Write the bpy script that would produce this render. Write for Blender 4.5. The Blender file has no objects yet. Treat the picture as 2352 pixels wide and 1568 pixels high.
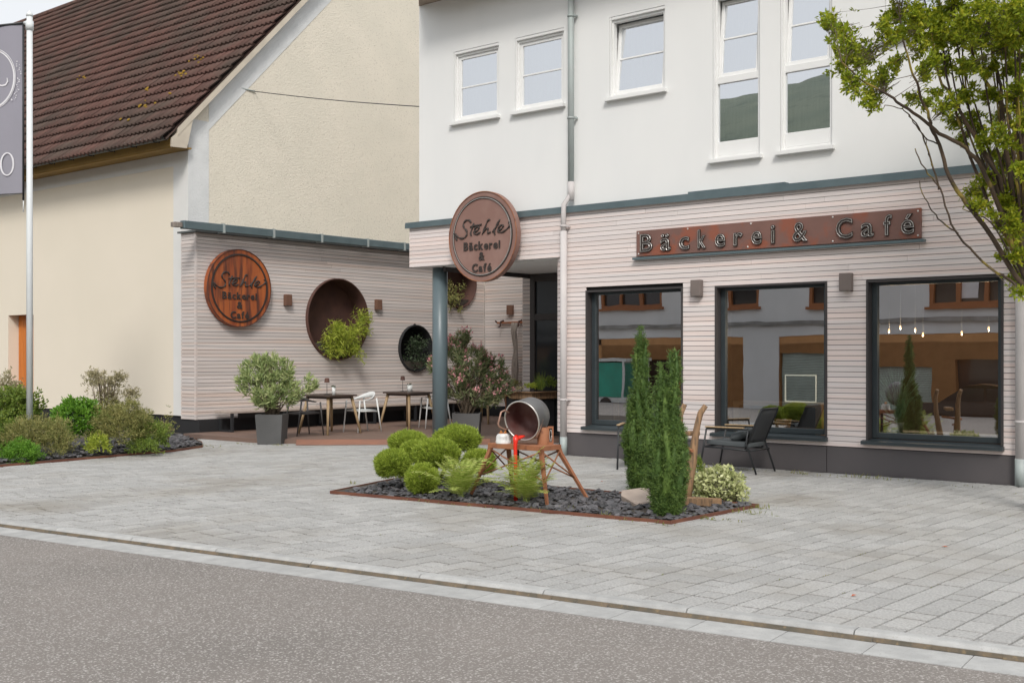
import bpy, bmesh, math, random
import numpy as np
from mathutils import Vector, Matrix, noise
R = math.radians
random.seed(7)
rng = np.random.default_rng(7)
sc = bpy.context.scene
C = sc.collection

# ------------------------------------------------------------------ camera, sky, sun
# world axes: X runs along the bakery front (towards the viewer's right), Y goes into the site, camera over the street
CO, SI = 0.7654, 0.6436
FOC, CX, HY, EYE = 2704.0, 1176.0, 818.0, 1.6
cam = bpy.data.cameras.new('camera')
cam.sensor_width = 36.0
cam.lens = 36.0 * FOC / 2352.0
cam.shift_y = (HY - 784.0) / 2352.0
cam.clip_start = 0.1
cam.clip_end = 3000
camo = bpy.data.objects.new('camera', cam)
camo.location = (0, 0, EYE)
camo.rotation_euler = (R(90), 0, math.atan2(SI, CO))
C.objects.link(camo)
sc.camera = camo

SUN_EL, SUN_AZ = 42.0, 140.0          # azimuth measured clockwise from +Y: the soft sun stands over the street
w = bpy.data.worlds.new('World')
sc.world = w
w.use_nodes = True
nt = w.node_tree
nt.nodes.clear()
sky = nt.nodes.new('ShaderNodeTexSky')
sky.sky_type = 'NISHITA'
sky.sun_disc = False
sky.sun_elevation = R(SUN_EL)
sky.sun_rotation = R(SUN_AZ)
sky.air_density = 1.0
sky.dust_density = 4.0
sky.ozone_density = 1.0
hs = nt.nodes.new('ShaderNodeHueSaturation')
hs.inputs['Saturation'].default_value = 0.12
nt.links.new(sky.outputs[0], hs.inputs['Color'])
mx = nt.nodes.new('ShaderNodeMix')
mx.data_type = 'RGBA'
mx.inputs[0].default_value = 0.62
mx.inputs[7].default_value = (5.55, 5.75, 6.0, 1)   # even cloud deck
nt.links.new(hs.outputs[0], mx.inputs[6])
bg = nt.nodes.new('ShaderNodeBackground')
bg.inputs[1].default_value = 0.14
wo = nt.nodes.new('ShaderNodeOutputWorld')
nt.links.new(mx.outputs[2], bg.inputs[0])
nt.links.new(bg.outputs[0], wo.inputs[0])

sun = bpy.data.lights.new('sun', 'SUN')
sun.energy = 1.5
sun.angle = R(14)
sun.color = (1.0, 0.95, 0.88)
suno = bpy.data.objects.new('sun', sun)
az = R(SUN_AZ)
sd = Vector((math.sin(az) * math.cos(R(SUN_EL)), math.cos(az) * math.cos(R(SUN_EL)), math.sin(R(SUN_EL))))
suno.rotation_euler = sd.to_track_quat('Z', 'Y').to_euler()
suno.location = (0, 0, 30)
C.objects.link(suno)
sc.view_settings.view_transform = 'Standard'
sc.view_settings.look = 'None'
sc.view_settings.exposure = 0.36
sc.view_settings.gamma = 1.0
sc.view_settings.use_curve_mapping = False
sc.cycles.max_bounces = 8
sc.cycles.transparent_max_bounces = 12

# ------------------------------------------------------------------ helpers
def T(px, py, t):
    """point seen at picture position (px, py) of a 2352 px wide picture, t metres ahead"""
    r = (px - CX) / FOC; u = (HY - py) / FOC
    return Vector(((r * CO - SI) * t, (r * SI + CO) * t, EYE + u * t))
def G(px, py, z=0.0):
    return T(px, py, (z - EYE) * FOC / (HY - py))

ORG = {}
def thing(name, label, cat, loc=(0, 0, 0), group=None, kind=None):
    o = bpy.data.objects.new(name, None)
    C.objects.link(o)
    o.location = loc
    o.empty_display_size = 0.2
    ORG[o.name] = Vector(loc)
    return tag(o, label, cat, group, kind)
def tag(o, label=None, cat=None, group=None, kind=None):
    if label: o['label'] = label
    if cat: o['category'] = cat
    if group: o['group'] = group
    if kind: o['kind'] = kind
    return o
def link(name, me, parent=None, loc=None):
    o = bpy.data.objects.new(name, me)
    C.objects.link(o)
    if parent: o.parent = parent
    if loc is not None: o.location = loc
    return o
def root_org(p):
    while p.parent: p = p.parent
    return ORG.get(p.name, Vector((0, 0, 0)))
def copy_tree(o, parent=None):
    c = o.copy(); C.objects.link(c)
    c.parent = parent
    for ch in list(o.children): copy_tree(ch, c)
    return c
def place(o, loc, rz=0, label=None, group=None):
    o.location = loc; o.rotation_euler = (0, 0, rz)
    if label: o['label'] = label
    if group: o['group'] = group
    return o

class MB:
    def __init__(s): s.v = []; s.f = []; s.sm = []; s.mi = []; s.cm = 0
    def add(s, vs, fs, smooth=False):
        b = len(s.v)
        s.v += [tuple(v) for v in vs]
        for f in fs:
            s.f.append([i + b for i in f]); s.sm.append(smooth); s.mi.append(s.cm)
        return s
    def box(s, lo, hi, m=None):
        x0, y0, z0 = lo; x1, y1, z1 = hi
        vs = [Vector(p) for p in ((x0,y0,z0),(x1,y0,z0),(x1,y1,z0),(x0,y1,z0),(x0,y0,z1),(x1,y0,z1),(x1,y1,z1),(x0,y1,z1))]
        if m is not None: vs = [m @ v for v in vs]
        return s.add(vs, [(0,3,2,1),(4,5,6,7),(0,1,5,4),(1,2,6,5),(2,3,7,6),(3,0,4,7)])
    def cbox(s, c, d, m=None):
        return s.box([c[i] - d[i] / 2 for i in range(3)], [c[i] + d[i] / 2 for i in range(3)], m)
    def bbox(s, lo, hi, b=0.004, m=None):
        """box with chamfered edges"""
        bm = bmesh.new()
        bmesh.ops.create_cube(bm, size=1)
        c = [(lo[i] + hi[i]) / 2 for i in range(3)]; d = [hi[i] - lo[i] for i in range(3)]
        for v in bm.verts: v.co = Vector([c[i] + v.co[i] * d[i] for i in range(3)])
        bmesh.ops.bevel(bm, geom=bm.edges[:], offset=b, segments=1, affect='EDGES')
        bm.verts.index_update()
        vs = [(m @ v.co) if m is not None else v.co.copy() for v in bm.verts]
        s.add(vs, [[v.index for v in f.verts] for f in bm.faces])
        bm.free(); return s
    def prism(s, poly, axis, a, b, smooth=False):
        """poly: 2D points; axis 0/1/2 extruded from a to b"""
        def p3(p, h):
            if axis == 2: return (p[0], p[1], h)
            if axis == 1: return (p[0], h, p[1])
            return (h, p[0], p[1])
        n = len(poly)
        vs = [p3(p, a) for p in poly] + [p3(p, b) for p in poly]
        fs = [list(range(n))[::-1], list(range(n, 2 * n))]
        s.add(vs, fs)
        b0 = len(s.v) - 2 * n
        for i in range(n):
            j = (i + 1) % n
            s.f.append([b0 + i, b0 + j, b0 + n + j, b0 + n + i]); s.sm.append(smooth); s.mi.append(s.cm)
        return s
    def tube(s, pts, r, n=8, cap=True, smooth=True):
        pts = [Vector(p) for p in pts]
        rs = r if isinstance(r, (list, tuple)) else [r] * len(pts)
        up = None; rings = []
        for i, p in enumerate(pts):
            if i == 0: d = pts[1] - p
            elif i == len(pts) - 1: d = p - pts[-2]
            else: d = (pts[i + 1] - pts[i - 1])
            if d.length < 1e-9: d = Vector((0, 0, 1))
            d.normalize()
            if up is None:
                up = d.orthogonal().normalized()
            else:
                up = (up - d * up.dot(d))
                up = up.normalized() if up.length > 1e-6 else d.orthogonal().normalized()
            sd_ = d.cross(up)
            rings.append([p + (up * math.cos(2 * math.pi * k / n) + sd_ * math.sin(2 * math.pi * k / n)) * rs[i] for k in range(n)])
        vs = [v for rg in rings for v in rg]; fs = []
        for i in range(len(pts) - 1):
            for k in range(n):
                k2 = (k + 1) % n
                fs.append((i * n + k, i * n + k2, (i + 1) * n + k2, (i + 1) * n + k))
        s.add(vs, fs, smooth)
        if cap:
            b0 = len(s.v) - len(vs)
            s.f.append([b0 + k for k in range(n)][::-1]); s.sm.append(False); s.mi.append(s.cm)
            s.f.append([b0 + (len(pts) - 1) * n + k for k in range(n)]); s.sm.append(False); s.mi.append(s.cm)
        return s
    def lathe(s, prof, n=24, m=None, smooth=True, close=False):
        vs = []; fs = []
        for (r, z) in prof:
            for k in range(n):
                a = 2 * math.pi * k / n
                v = Vector((r * math.cos(a), r * math.sin(a), z))
                vs.append(m @ v if m is not None else v)
        for i in range(len(prof) - 1):
            for k in range(n):
                k2 = (k + 1) % n
                fs.append((i * n + k, i * n + k2, (i + 1) * n + k2, (i + 1) * n + k))
        s.add(vs, fs, smooth)
        return s
    def build(s, name, mat, parent=None, loc=None, local=False):
        off = Vector((0, 0, 0))
        if parent is not None and not local: off = root_org(parent)
        if loc is not None and parent is None: off = Vector(loc)
        me = bpy.data.meshes.new(name)
        me.from_pydata([(v[0] - off.x, v[1] - off.y, v[2] - off.z) for v in s.v], [], s.f)
        mats = mat if isinstance(mat, (list, tuple)) else [mat]
        for m_ in mats: me.materials.append(m_)
        me.polygons.foreach_set('use_smooth', s.sm)
        me.polygons.foreach_set('material_index', s.mi)
        me.update()
        return link(name, me, parent, loc if parent is None else None)

def pane_obj(lo, hi, m, parent, M_=None):
    mb = MB().box(lo, hi, M_); mb.mi = [0 if i == 2 else 1 for i in range(6)]
    return mb.build('pane', [m, K['clear']], parent)
def mat(name, col, rough=0.75, metal=0.0, col2=None, vs=3.0, stretch=(1, 1, 1), bump=0.0, bs=60.0, rnd=0.0, spec=0.5,
        col3=None, s3=40.0, lo=0.35, hi=0.65, lo3=0.55, hi3=0.7, coat=0.0, transl=0.0, bstretch=None, isl=False):
    m = bpy.data.materials.new(name); m.use_nodes = True
    n = m.node_tree; L = n.links
    b = n.nodes['Principled BSDF']
    b.inputs['Roughness'].default_value = rough
    b.inputs['Metallic'].default_value = metal
    b.inputs['Specular IOR Level'].default_value = spec
    if coat: b.inputs['Coat Weight'].default_value = coat
    geo = n.nodes.new('ShaderNodeNewGeometry')
    mp = n.nodes.new('ShaderNodeMapping'); mp.inputs['Scale'].default_value = stretch
    L.new(geo.outputs['Position'], mp.inputs['Vector'])
    if col2 is None: col2 = tuple(c * 0.86 for c in col)
    nz = n.nodes.new('ShaderNodeTexNoise'); nz.inputs['Scale'].default_value = vs; nz.inputs['Detail'].default_value = 6
    L.new(mp.outputs[0], nz.inputs['Vector'])
    mr = n.nodes.new('ShaderNodeMapRange'); mr.inputs[1].default_value = lo; mr.inputs[2].default_value = hi
    L.new(nz.outputs['Fac'], mr.inputs[0])
    mix = n.nodes.new('ShaderNodeMix'); mix.data_type = 'RGBA'
    mix.inputs[6].default_value = (*col, 1); mix.inputs[7].default_value = (*col2, 1)
    L.new(mr.outputs[0], mix.inputs[0])
    out = mix.outputs[2]
    if col3 is not None:
        n3 = n.nodes.new('ShaderNodeTexNoise'); n3.inputs['Scale'].default_value = s3; n3.inputs['Detail'].default_value = 3
        L.new(mp.outputs[0], n3.inputs['Vector'])
        m3 = n.nodes.new('ShaderNodeMapRange'); m3.inputs[1].default_value = lo3; m3.inputs[2].default_value = hi3
        L.new(n3.outputs['Fac'], m3.inputs[0])
        x3 = n.nodes.new('ShaderNodeMix'); x3.data_type = 'RGBA'
        L.new(m3.outputs[0], x3.inputs[0]); L.new(out, x3.inputs[6]); x3.inputs[7].default_value = (*col3, 1)
        out = x3.outputs[2]
    if rnd:
        oi = n.nodes.new('ShaderNodeObjectInfo')
        ad = n.nodes.new('ShaderNodeMath'); ad.operation = 'ADD'
        L.new(oi.outputs['Random'], ad.inputs[0]); L.new(geo.outputs['Random Per Island'], ad.inputs[1])
        if not isl:
            ad.inputs[1].default_value = 0; n.links.remove(ad.inputs[1].links[0])
        fr = n.nodes.new('ShaderNodeMath'); fr.operation = 'FRACT'; L.new(ad.outputs[0], fr.inputs[0])
        m4 = n.nodes.new('ShaderNodeMapRange'); m4.inputs[3].default_value = 1 - rnd; m4.inputs[4].default_value = 1 + rnd
        L.new(fr.outputs[0], m4.inputs[0])
        hv = n.nodes.new('ShaderNodeHueSaturation'); L.new(out, hv.inputs['Color']); L.new(m4.outputs[0], hv.inputs['Value'])
        out = hv.outputs[0]
    L.new(out, b.inputs['Base Color'])
    if bump:
        nb = n.nodes.new('ShaderNodeTexNoise'); nb.inputs['Scale'].default_value = bs; nb.inputs['Detail'].default_value = 5
        if bstretch is not None:
            mb = n.nodes.new('ShaderNodeMapping'); mb.inputs['Scale'].default_value = bstretch
            L.new(geo.outputs['Position'], mb.inputs['Vector']); L.new(mb.outputs[0], nb.inputs['Vector'])
        else: L.new(mp.outputs[0], nb.inputs['Vector'])
        bu = n.nodes.new('ShaderNodeBump'); bu.inputs['Strength'].default_value = 1.0; bu.inputs['Distance'].default_value = bump
        L.new(nb.outputs['Fac'], bu.inputs['Height']); L.new(bu.outputs[0], b.inputs['Normal'])
    return m

def leafmat(name, cols, rough=0.55, transl=0.3, obj=0.0):
    """colour picked per leaf from a ramp"""
    m = bpy.data.materials.new(name); m.use_nodes = True
    n = m.node_tree; L = n.links
    b = n.nodes['Principled BSDF']; o = n.nodes['Material Output']
    b.inputs['Roughness'].default_value = rough; b.inputs['Specular IOR Level'].default_value = 0.35
    geo = n.nodes.new('ShaderNodeNewGeometry')
    cr = n.nodes.new('ShaderNodeValToRGB')
    cr.color_ramp.elements[0].color = (*cols[0], 1); cr.color_ramp.elements[-1].color = (*cols[-1], 1)
    for i, c in enumerate(cols[1:-1]):
        e = cr.color_ramp.elements.new((i + 1) / (len(cols) - 1)); e.color = (*c, 1)
    nz = n.nodes.new('ShaderNodeTexNoise'); nz.inputs['Scale'].default_value = 5; L.new(geo.outputs['Position'], nz.inputs['Vector'])
    ma = n.nodes.new('ShaderNodeMath'); ma.operation = 'MULTIPLY_ADD'; ma.inputs[1].default_value = 0.65
    L.new(geo.outputs['Random Per Island'], ma.inputs[0])
    mm = n.nodes.new('ShaderNodeMath'); mm.operation = 'MULTIPLY'; mm.inputs[1].default_value = 0.4; L.new(nz.outputs['Fac'], mm.inputs[0])
    L.new(mm.outputs[0], ma.inputs[2]); L.new(ma.outputs[0], cr.inputs[0])
    L.new(cr.outputs[0], b.inputs['Base Color'])
    tr = n.nodes.new('ShaderNodeBsdfTranslucent'); L.new(cr.outputs[0], tr.inputs[0])
    ms = n.nodes.new('ShaderNodeMixShader'); ms.inputs[0].default_value = transl
    L.new(b.outputs[0], ms.inputs[1]); L.new(tr.outputs[0], ms.inputs[2]); L.new(ms.outputs[0], o.inputs['Surface'])
    return m

def glassmat(name, refl, tint, rough=0.0, wav=0.0):
    m = bpy.data.materials.new(name); m.use_nodes = True
    n = m.node_tree; L = n.links; n.nodes.remove(n.nodes['Principled BSDF']); o = n.nodes['Material Output']
    t = n.nodes.new('ShaderNodeBsdfTransparent'); t.inputs[0].default_value = (*tint, 1)
    g = n.nodes.new('ShaderNodeBsdfGlossy'); g.inputs['Roughness'].default_value = rough; g.inputs[0].default_value = (0.95, 0.97, 1, 1)
    fr = n.nodes.new('ShaderNodeFresnel'); fr.inputs[0].default_value = 1.5
    ad = n.nodes.new('ShaderNodeMath'); ad.operation = 'ADD'; ad.use_clamp = True; ad.inputs[1].default_value = refl
    L.new(fr.outputs[0], ad.inputs[0])
    if wav:
        geo = n.nodes.new('ShaderNodeNewGeometry')
        nz = n.nodes.new('ShaderNodeTexNoise'); nz.inputs['Scale'].default_value = 1.3; L.new(geo.outputs['Position'], nz.inputs['Vector'])
        bu = n.nodes.new('ShaderNodeBump'); bu.inputs['Distance'].default_value = wav; L.new(nz.outputs[0], bu.inputs['Height'])
        L.new(bu.outputs[0], g.inputs['Normal'])
    ms = n.nodes.new('ShaderNodeMixShader'); L.new(ad.outputs[0], ms.inputs[0]); L.new(t.outputs[0], ms.inputs[1]); L.new(g.outputs[0], ms.inputs[2])
    L.new(ms.outputs[0], o.inputs['Surface'])
    return m
def emit(name, col, s):
    m = bpy.data.materials.new(name); m.use_nodes = True; n = m.node_tree
    b = n.nodes['Principled BSDF']; b.inputs['Emission Color'].default_value = (*col, 1); b.inputs['Emission Strength'].default_value = s
    return m

K = {}
K['asphalt'] = mat('asphalt', (0.235, 0.212, 0.195), 0.9, col2=(0.20, 0.182, 0.168), vs=0.8, bump=0.006, bs=80, col3=(0.46, 0.435, 0.41), s3=72, lo3=0.54, hi3=0.66, spec=0.3)
K['paver'] = mat('paver_concrete', (0.47, 0.465, 0.45), 0.85, col2=(0.31, 0.305, 0.30), vs=60, bump=0.003, bs=160, col3=(0.30, 0.28, 0.25), s3=0.7, lo3=0.48, hi3=0.78, rnd=0.10, isl=True, spec=0.3)
K['joint'] = mat('joint_sand', (0.028, 0.026, 0.020), 0.95, col2=(0.06, 0.062, 0.02), vs=2.2, bump=0.003, bs=80)
K['kerb'] = mat('kerb_stone', (0.45, 0.45, 0.44), 0.85, col2=(0.37, 0.37, 0.365), vs=9, bump=0.002, bs=150, rnd=0.06, col3=(0.30, 0.285, 0.26), s3=90, lo3=0.6, hi3=0.75)
K['kerbdirt'] = mat('kerb_grime', (0.17, 0.13, 0.09), 0.95, col2=(0.10, 0.09, 0.07), vs=8, col3=(0.2, 0.15, 0.09), s3=30, bump=0.004, bs=60)
K['plaster'] = mat('white_render', (0.80, 0.80, 0.79), 0.9, col2=(0.755, 0.76, 0.755), vs=1.1, stretch=(1, 1, 0.35), lo=0.4, hi=0.75, bump=0.0012, bs=260, spec=0.2)
K['rough'] = mat('roughcast_cream', (0.79, 0.73, 0.62), 0.95, col2=(0.74, 0.69, 0.585), vs=1.1, bump=0.014, bs=34, col3=(0.60, 0.545, 0.455), s3=30, lo3=0.58, hi3=0.72, spec=0.1)
K['roughw'] = mat('roughcast_white', (0.72, 0.73, 0.73), 0.95, col2=(0.66, 0.67, 0.67), vs=3, bump=0.010, bs=34, spec=0.1)
K['cream'] = mat('cream_render', (0.83, 0.755, 0.635), 0.9, col2=(0.80, 0.73, 0.61), vs=0.5, bump=0.0015, bs=150, spec=0.2)
K['bandw'] = mat('white_band', (0.76, 0.755, 0.74), 0.9, bump=0.001, bs=200, col2=(0.73, 0.73, 0.71))
K['board'] = mat('larch_board', (0.78, 0.70, 0.675), 0.8, col2=(0.68, 0.63, 0.62), vs=1.0, stretch=(0.7, 0.7, 38), bump=0.0015, bs=3, bstretch=(2, 2, 90), rnd=0.06, col3=(0.77, 0.65, 0.61), s3=0.33, lo3=0.45, hi3=0.62, spec=0.25)
K['boardg'] = mat('weathered_board', (0.68, 0.61, 0.58), 0.85, col2=(0.55, 0.515, 0.50), vs=1.0, stretch=(0.7, 0.7, 38), bump=0.0015, bs=3, bstretch=(2, 2, 90), rnd=0.09, col3=(0.66, 0.54, 0.48), s3=0.3, lo3=0.5, hi3=0.68, spec=0.2)
K['membrane'] = mat('dark_membrane', (0.03, 0.028, 0.028), 0.9)
K['anth'] = mat('anthracite_metal', (0.055, 0.068, 0.075), 0.42, metal=0.3, col2=(0.045, 0.058, 0.064))
K['anthd'] = mat('dark_reveal', (0.05, 0.044, 0.044), 0.6)
K['flash'] = mat('zinc_flashing', (0.15, 0.20, 0.215), 0.45, metal=0.4, col2=(0.12, 0.165, 0.18))
K['plinth'] = mat('plinth_panel', (0.105, 0.094, 0.096), 0.75, col2=(0.09, 0.082, 0.086), vs=1.5, bump=0.0008, bs=200)
K['black'] = mat('black_plinth', (0.018, 0.018, 0.02), 0.8)
K['pvc'] = mat('white_frame', (0.80, 0.80, 0.79), 0.35, col2=(0.77, 0.77, 0.76))
K['zinc'] = mat('zinc_pipe', (0.36, 0.39, 0.385), 0.6, metal=0.15, col2=(0.38, 0.43, 0.42), vs=4)
K['zincw'] = mat('white_pipe', (0.60, 0.565, 0.555), 0.8, col2=(0.55, 0.52, 0.515))
K['column'] = mat('column_paint', (0.115, 0.155, 0.17), 0.38, col2=(0.105, 0.142, 0.158))
K['rust'] = mat('rusty_steel', (0.36, 0.155, 0.075), 0.8, col2=(0.27, 0.10, 0.05), vs=4, col3=(0.17, 0.062, 0.035), s3=9, bump=0.002, bs=90)
K['rustd2'] = mat('edging_rust', (0.12, 0.042, 0.028), 0.8, col2=(0.18, 0.07, 0.04), vs=3, bump=0.001, bs=90)
K['rustd'] = mat('dark_rust', (0.07, 0.032, 0.026), 0.8, col2=(0.10, 0.045, 0.033), vs=3, bump=0.001, bs=90)
K['rusto'] = mat('orange_rust', (0.42, 0.115, 0.03), 0.6, col2=(0.24, 0.055, 0.02), vs=3.2, stretch=(1, 2.2, 0.25), col3=(0.11, 0.035, 0.02), s3=4.5, lo3=0.52, hi3=0.68, bump=0.001, bs=60)
K['rustp'] = mat('pink_rust', (0.30, 0.185, 0.155), 0.7, col2=(0.24, 0.135, 0.11), vs=2.5, bump=0.001, bs=60)
K['rusts'] = mat('sign_rust', (0.205, 0.105, 0.085), 0.65, col2=(0.165, 0.088, 0.072), vs=2.5, stretch=(1, 1, 1), col3=(0.26, 0.085, 0.05), s3=3.2, lo3=0.5, hi3=0.62, bump=0.001, bs=80)
K['dark'] = mat('dark_letter', (0.045, 0.034, 0.030), 0.6)
K['steel'] = mat('bright_steel', (0.72, 0.69, 0.66), 0.3, metal=0.7)
K['lampb'] = mat('lamp_housing', (0.19, 0.155, 0.14), 0.6)
K['lampr'] = mat('lamp_housing_rust', (0.17, 0.085, 0.055), 0.7, bump=0.001)
K['tile'] = mat('roof_tile', (0.112, 0.056, 0.045), 0.9, col2=(0.080, 0.054, 0.043), vs=0.7, lo=0.40, hi=0.62, rnd=0.17, isl=True, bump=0.003, bs=60, col3=(0.065, 0.05, 0.035), s3=14, lo3=0.6, hi3=0.75)
K['lichen'] = mat('lichen', (0.30, 0.17, 0.012), 0.95, col2=(0.20, 0.13, 0.015), vs=20, bump=0.01, bs=60)
K['ochre'] = mat('ochre_wood', (0.36, 0.22, 0.055), 0.7, col2=(0.30, 0.185, 0.05), vs=2)
K['beige'] = mat('beige_board', (0.62, 0.55, 0.45), 0.8)
K['gutter'] = mat('gutter_grey', (0.12, 0.13, 0.13), 0.5, metal=0.3)
K['odoor'] = mat('orange_door', (0.62, 0.19, 0.025), 0.45, col2=(0.52, 0.145, 0.02), vs=2, stretch=(6, 6, 0.4))
K['deck'] = mat('terrace_deck', (0.20, 0.125, 0.092), 0.7, col2=(0.155, 0.105, 0.085), vs=1.3, stretch=(0.4, 7, 1), rnd=0.0, bump=0.001)
K['ramp'] = mat('terrace_ramp', (0.30, 0.14, 0.09), 0.8, col2=(0.24, 0.12, 0.085), vs=2.5)
K['soil'] = mat('soil', (0.05, 0.042, 0.035), 0.98, col2=(0.08, 0.065, 0.05), vs=6, bump=0.02, bs=30)
K['slate'] = mat('slate_stone', (0.06, 0.062, 0.068), 0.6, col2=(0.11, 0.103, 0.11), vs=14, rnd=0.45, isl=True, bump=0.004, bs=70)
K['slab'] = mat('sandstone', (0.47, 0.385, 0.325), 0.9, col2=(0.38, 0.31, 0.265), vs=5, bump=0.006, bs=40)
K['oldwood'] = mat('weathered_wood', (0.32, 0.19, 0.10), 0.85, col2=(0.19, 0.12, 0.07), vs=3, stretch=(8, 8, 1.2), bump=0.006, bs=9, bstretch=(5, 5, 0.8), col3=(0.12, 0.08, 0.05), s3=6)
K['greywood'] = mat('grey_wood', (0.34, 0.29, 0.25), 0.9, col2=(0.20, 0.17, 0.15), vs=4, stretch=(10, 10, 1), bump=0.006, bs=8)
K['oak'] = mat('oak_wood', (0.42, 0.30, 0.17), 0.6, col2=(0.35, 0.24, 0.13), vs=3, stretch=(6, 6, 1))
K['topdark'] = mat('dark_tabletop', (0.08, 0.055, 0.045), 0.5)
K['whitep'] = mat('white_plastic', (0.74, 0.76, 0.75), 0.45)
K['greyp'] = mat('grey_plastic', (0.06, 0.056, 0.056), 0.5)
K['pot'] = mat('planter_rattan', (0.10, 0.10, 0.10), 0.7, col2=(0.08, 0.08, 0.08), vs=2, bump=0.004, bs=1.2, bstretch=(60, 60, 100))
K['potin'] = K['soil']
K['benchw'] = mat('bench_wood', (0.44, 0.37, 0.32), 0.8, col2=(0.36, 0.30, 0.26), vs=2, stretch=(9, 0.7, 9))
K['frameb'] = mat('black_frame', (0.025, 0.027, 0.03), 0.45)
K['cush'] = mat('cushion_fabric', (0.085, 0.095, 0.10), 0.95, col2=(0.07, 0.08, 0.085), vs=4, bump=0.001, bs=300)
K['mesh'] = mat('sling_fabric', (0.045, 0.048, 0.052), 0.85, bump=0.001, bs=260)
K['kettle'] = mat('kettle_enamel', (0.20, 0.20, 0.20), 0.45, metal=0.4, col2=(0.14, 0.14, 0.145), vs=6)
K['kettlei'] = mat('kettle_inside', (0.24, 0.15, 0.14), 0.5, metal=0.3, col2=(0.15, 0.06, 0.055), vs=5)
K['red'] = mat('red_glaze', (0.80, 0.035, 0.018), 0.25, col2=(0.72, 0.03, 0.015))
K['icing'] = mat('white_icing', (0.80, 0.79, 0.77), 0.5)
K['orange'] = mat('orange_bow', (0.60, 0.22, 0.05), 0.6)
K['banner'] = mat('banner_cloth', (0.30, 0.29, 0.34), 0.8, col2=(0.27, 0.265, 0.30), vs=0.6)
K['pole'] = mat('aluminium_pole', (0.72, 0.75, 0.76), 0.5, metal=0.0, col2=(0.68, 0.71, 0.72))
K['print'] = mat('white_print', (0.78, 0.77, 0.80), 0.8)
K['bark'] = mat('tree_bark', (0.105, 0.07, 0.045), 0.95, col2=(0.06, 0.045, 0.035), vs=6, bump=0.008, bs=30, col3=(0.34, 0.26, 0.05), s3=3.5, lo3=0.54, hi3=0.66)
K['twig'] = mat('twig_bark', (0.16, 0.12, 0.085), 0.95, col2=(0.10, 0.075, 0.05), vs=8)
K['glass'] = glassmat('shop_glass', 0.46, (0.93, 0.95, 0.93), wav=0.0006)
K['clear'] = glassmat('glass_rear', -1.0, (0.97, 0.98, 0.97))
K['glassu'] = glassmat('upper_glass', 0.68, (0.93, 0.95, 0.97), wav=0.0006)
K['curtain'] = mat('net_curtain', (0.62, 0.66, 0.68), 0.95, col2=(0.55, 0.58, 0.60), vs=3, stretch=(9, 9, 0.6))
K['curtaing'] = mat('green_grey_curtain', (0.42, 0.47, 0.45), 0.95, col2=(0.33, 0.38, 0.37), vs=3, stretch=(9, 9, 0.6))
K['room'] = mat('room_wall', (0.13, 0.08, 0.055), 0.9)
K['roomf'] = mat('room_floor', (0.10, 0.07, 0.05), 0.6)
K['bulb'] = emit('bulb_glow', (1.0, 0.52, 0.2), 3.0)
K['screen'] = emit('lit_frame', (1.0, 0.93, 0.75), 0.45)
K['terra'] = mat('ochre_pot', (0.62, 0.40, 0.17), 0.7)
K['hill'] = mat('wooded_hill', (0.12, 0.15, 0.11), 1.0, col2=(0.17, 0.195, 0.14), vs=0.03, col3=(0.09, 0.115, 0.085), s3=0.12)  # hill colours lightened: distance haze is painted into the albedo
K['grey_r'] = mat('grey_render', (0.78, 0.78, 0.78), 0.9, col2=(0.70, 0.70, 0.70), vs=0.8)
K['orange_r'] = mat('ochre_render', (0.60, 0.31, 0.13), 0.9)
K['brownw'] = mat('brown_window_wood', (0.36, 0.13, 0.045), 0.5)
K['blind'] = mat('roller_shutter', (0.42, 0.50, 0.45), 0.6)
K['teal'] = mat('teal_tarpaulin', (0.02, 0.42, 0.30), 0.5, col2=(0.02, 0.30, 0.22), vs=1.5)
K['car'] = mat('black_car_paint', (0.012, 0.013, 0.016), 0.12, coat=1.0)
K['tyre'] = mat('tyre', (0.02, 0.02, 0.02), 0.8)
K['pglass'] = mat('dark_pane', (0.03, 0.035, 0.04), 0.05)
K['lf_tree'] = leafmat('tree_leaf', [(0.10, 0.15, 0.012), (0.23, 0.31, 0.02), (0.38, 0.43, 0.03), (0.55, 0.48, 0.035)], transl=0.42)
K['lf_yew'] = leafmat('yew_needle', [(0.037, 0.072, 0.017), (0.065, 0.123, 0.028), (0.123, 0.202, 0.044), (0.217, 0.303, 0.072)], transl=0.12)
K['lf_ball'] = leafmat('cloud_needle', [(0.108, 0.162, 0.022), (0.234, 0.324, 0.036), (0.360, 0.450, 0.063), (0.486, 0.558, 0.090)], transl=0.2)
K['lf_fern'] = leafmat('fern_leaf', [(0.207, 0.293, 0.051), (0.343, 0.447, 0.085), (0.465, 0.533, 0.138), (0.618, 0.584, 0.207)], transl=0.35)
K['lf_vari'] = leafmat('variegated_leaf', [(0.14, 0.20, 0.06), (0.42, 0.46, 0.20), (0.60, 0.62, 0.32), (0.66, 0.66, 0.42)], transl=0.2)
K['lf_ole'] = leafmat('oleander_leaf', [(0.112, 0.176, 0.064), (0.240, 0.320, 0.120), (0.400, 0.464, 0.192), (0.512, 0.528, 0.256)], transl=0.2)
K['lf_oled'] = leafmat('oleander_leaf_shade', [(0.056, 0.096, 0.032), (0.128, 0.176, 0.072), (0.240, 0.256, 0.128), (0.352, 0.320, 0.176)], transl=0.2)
K['lf_pink'] = leafmat('pink_petal', [(0.80, 0.30, 0.34), (0.75, 0.36, 0.38), (0.80, 0.52, 0.50)], transl=0.3)
K['lf_bright'] = leafmat('bright_leaf', [(0.070, 0.182, 0.017), (0.126, 0.280, 0.028), (0.224, 0.406, 0.042)], transl=0.3)
K['lf_mid'] = leafmat('mid_leaf', [(0.075, 0.135, 0.022), (0.165, 0.240, 0.038), (0.270, 0.315, 0.060)], transl=0.25)
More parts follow.
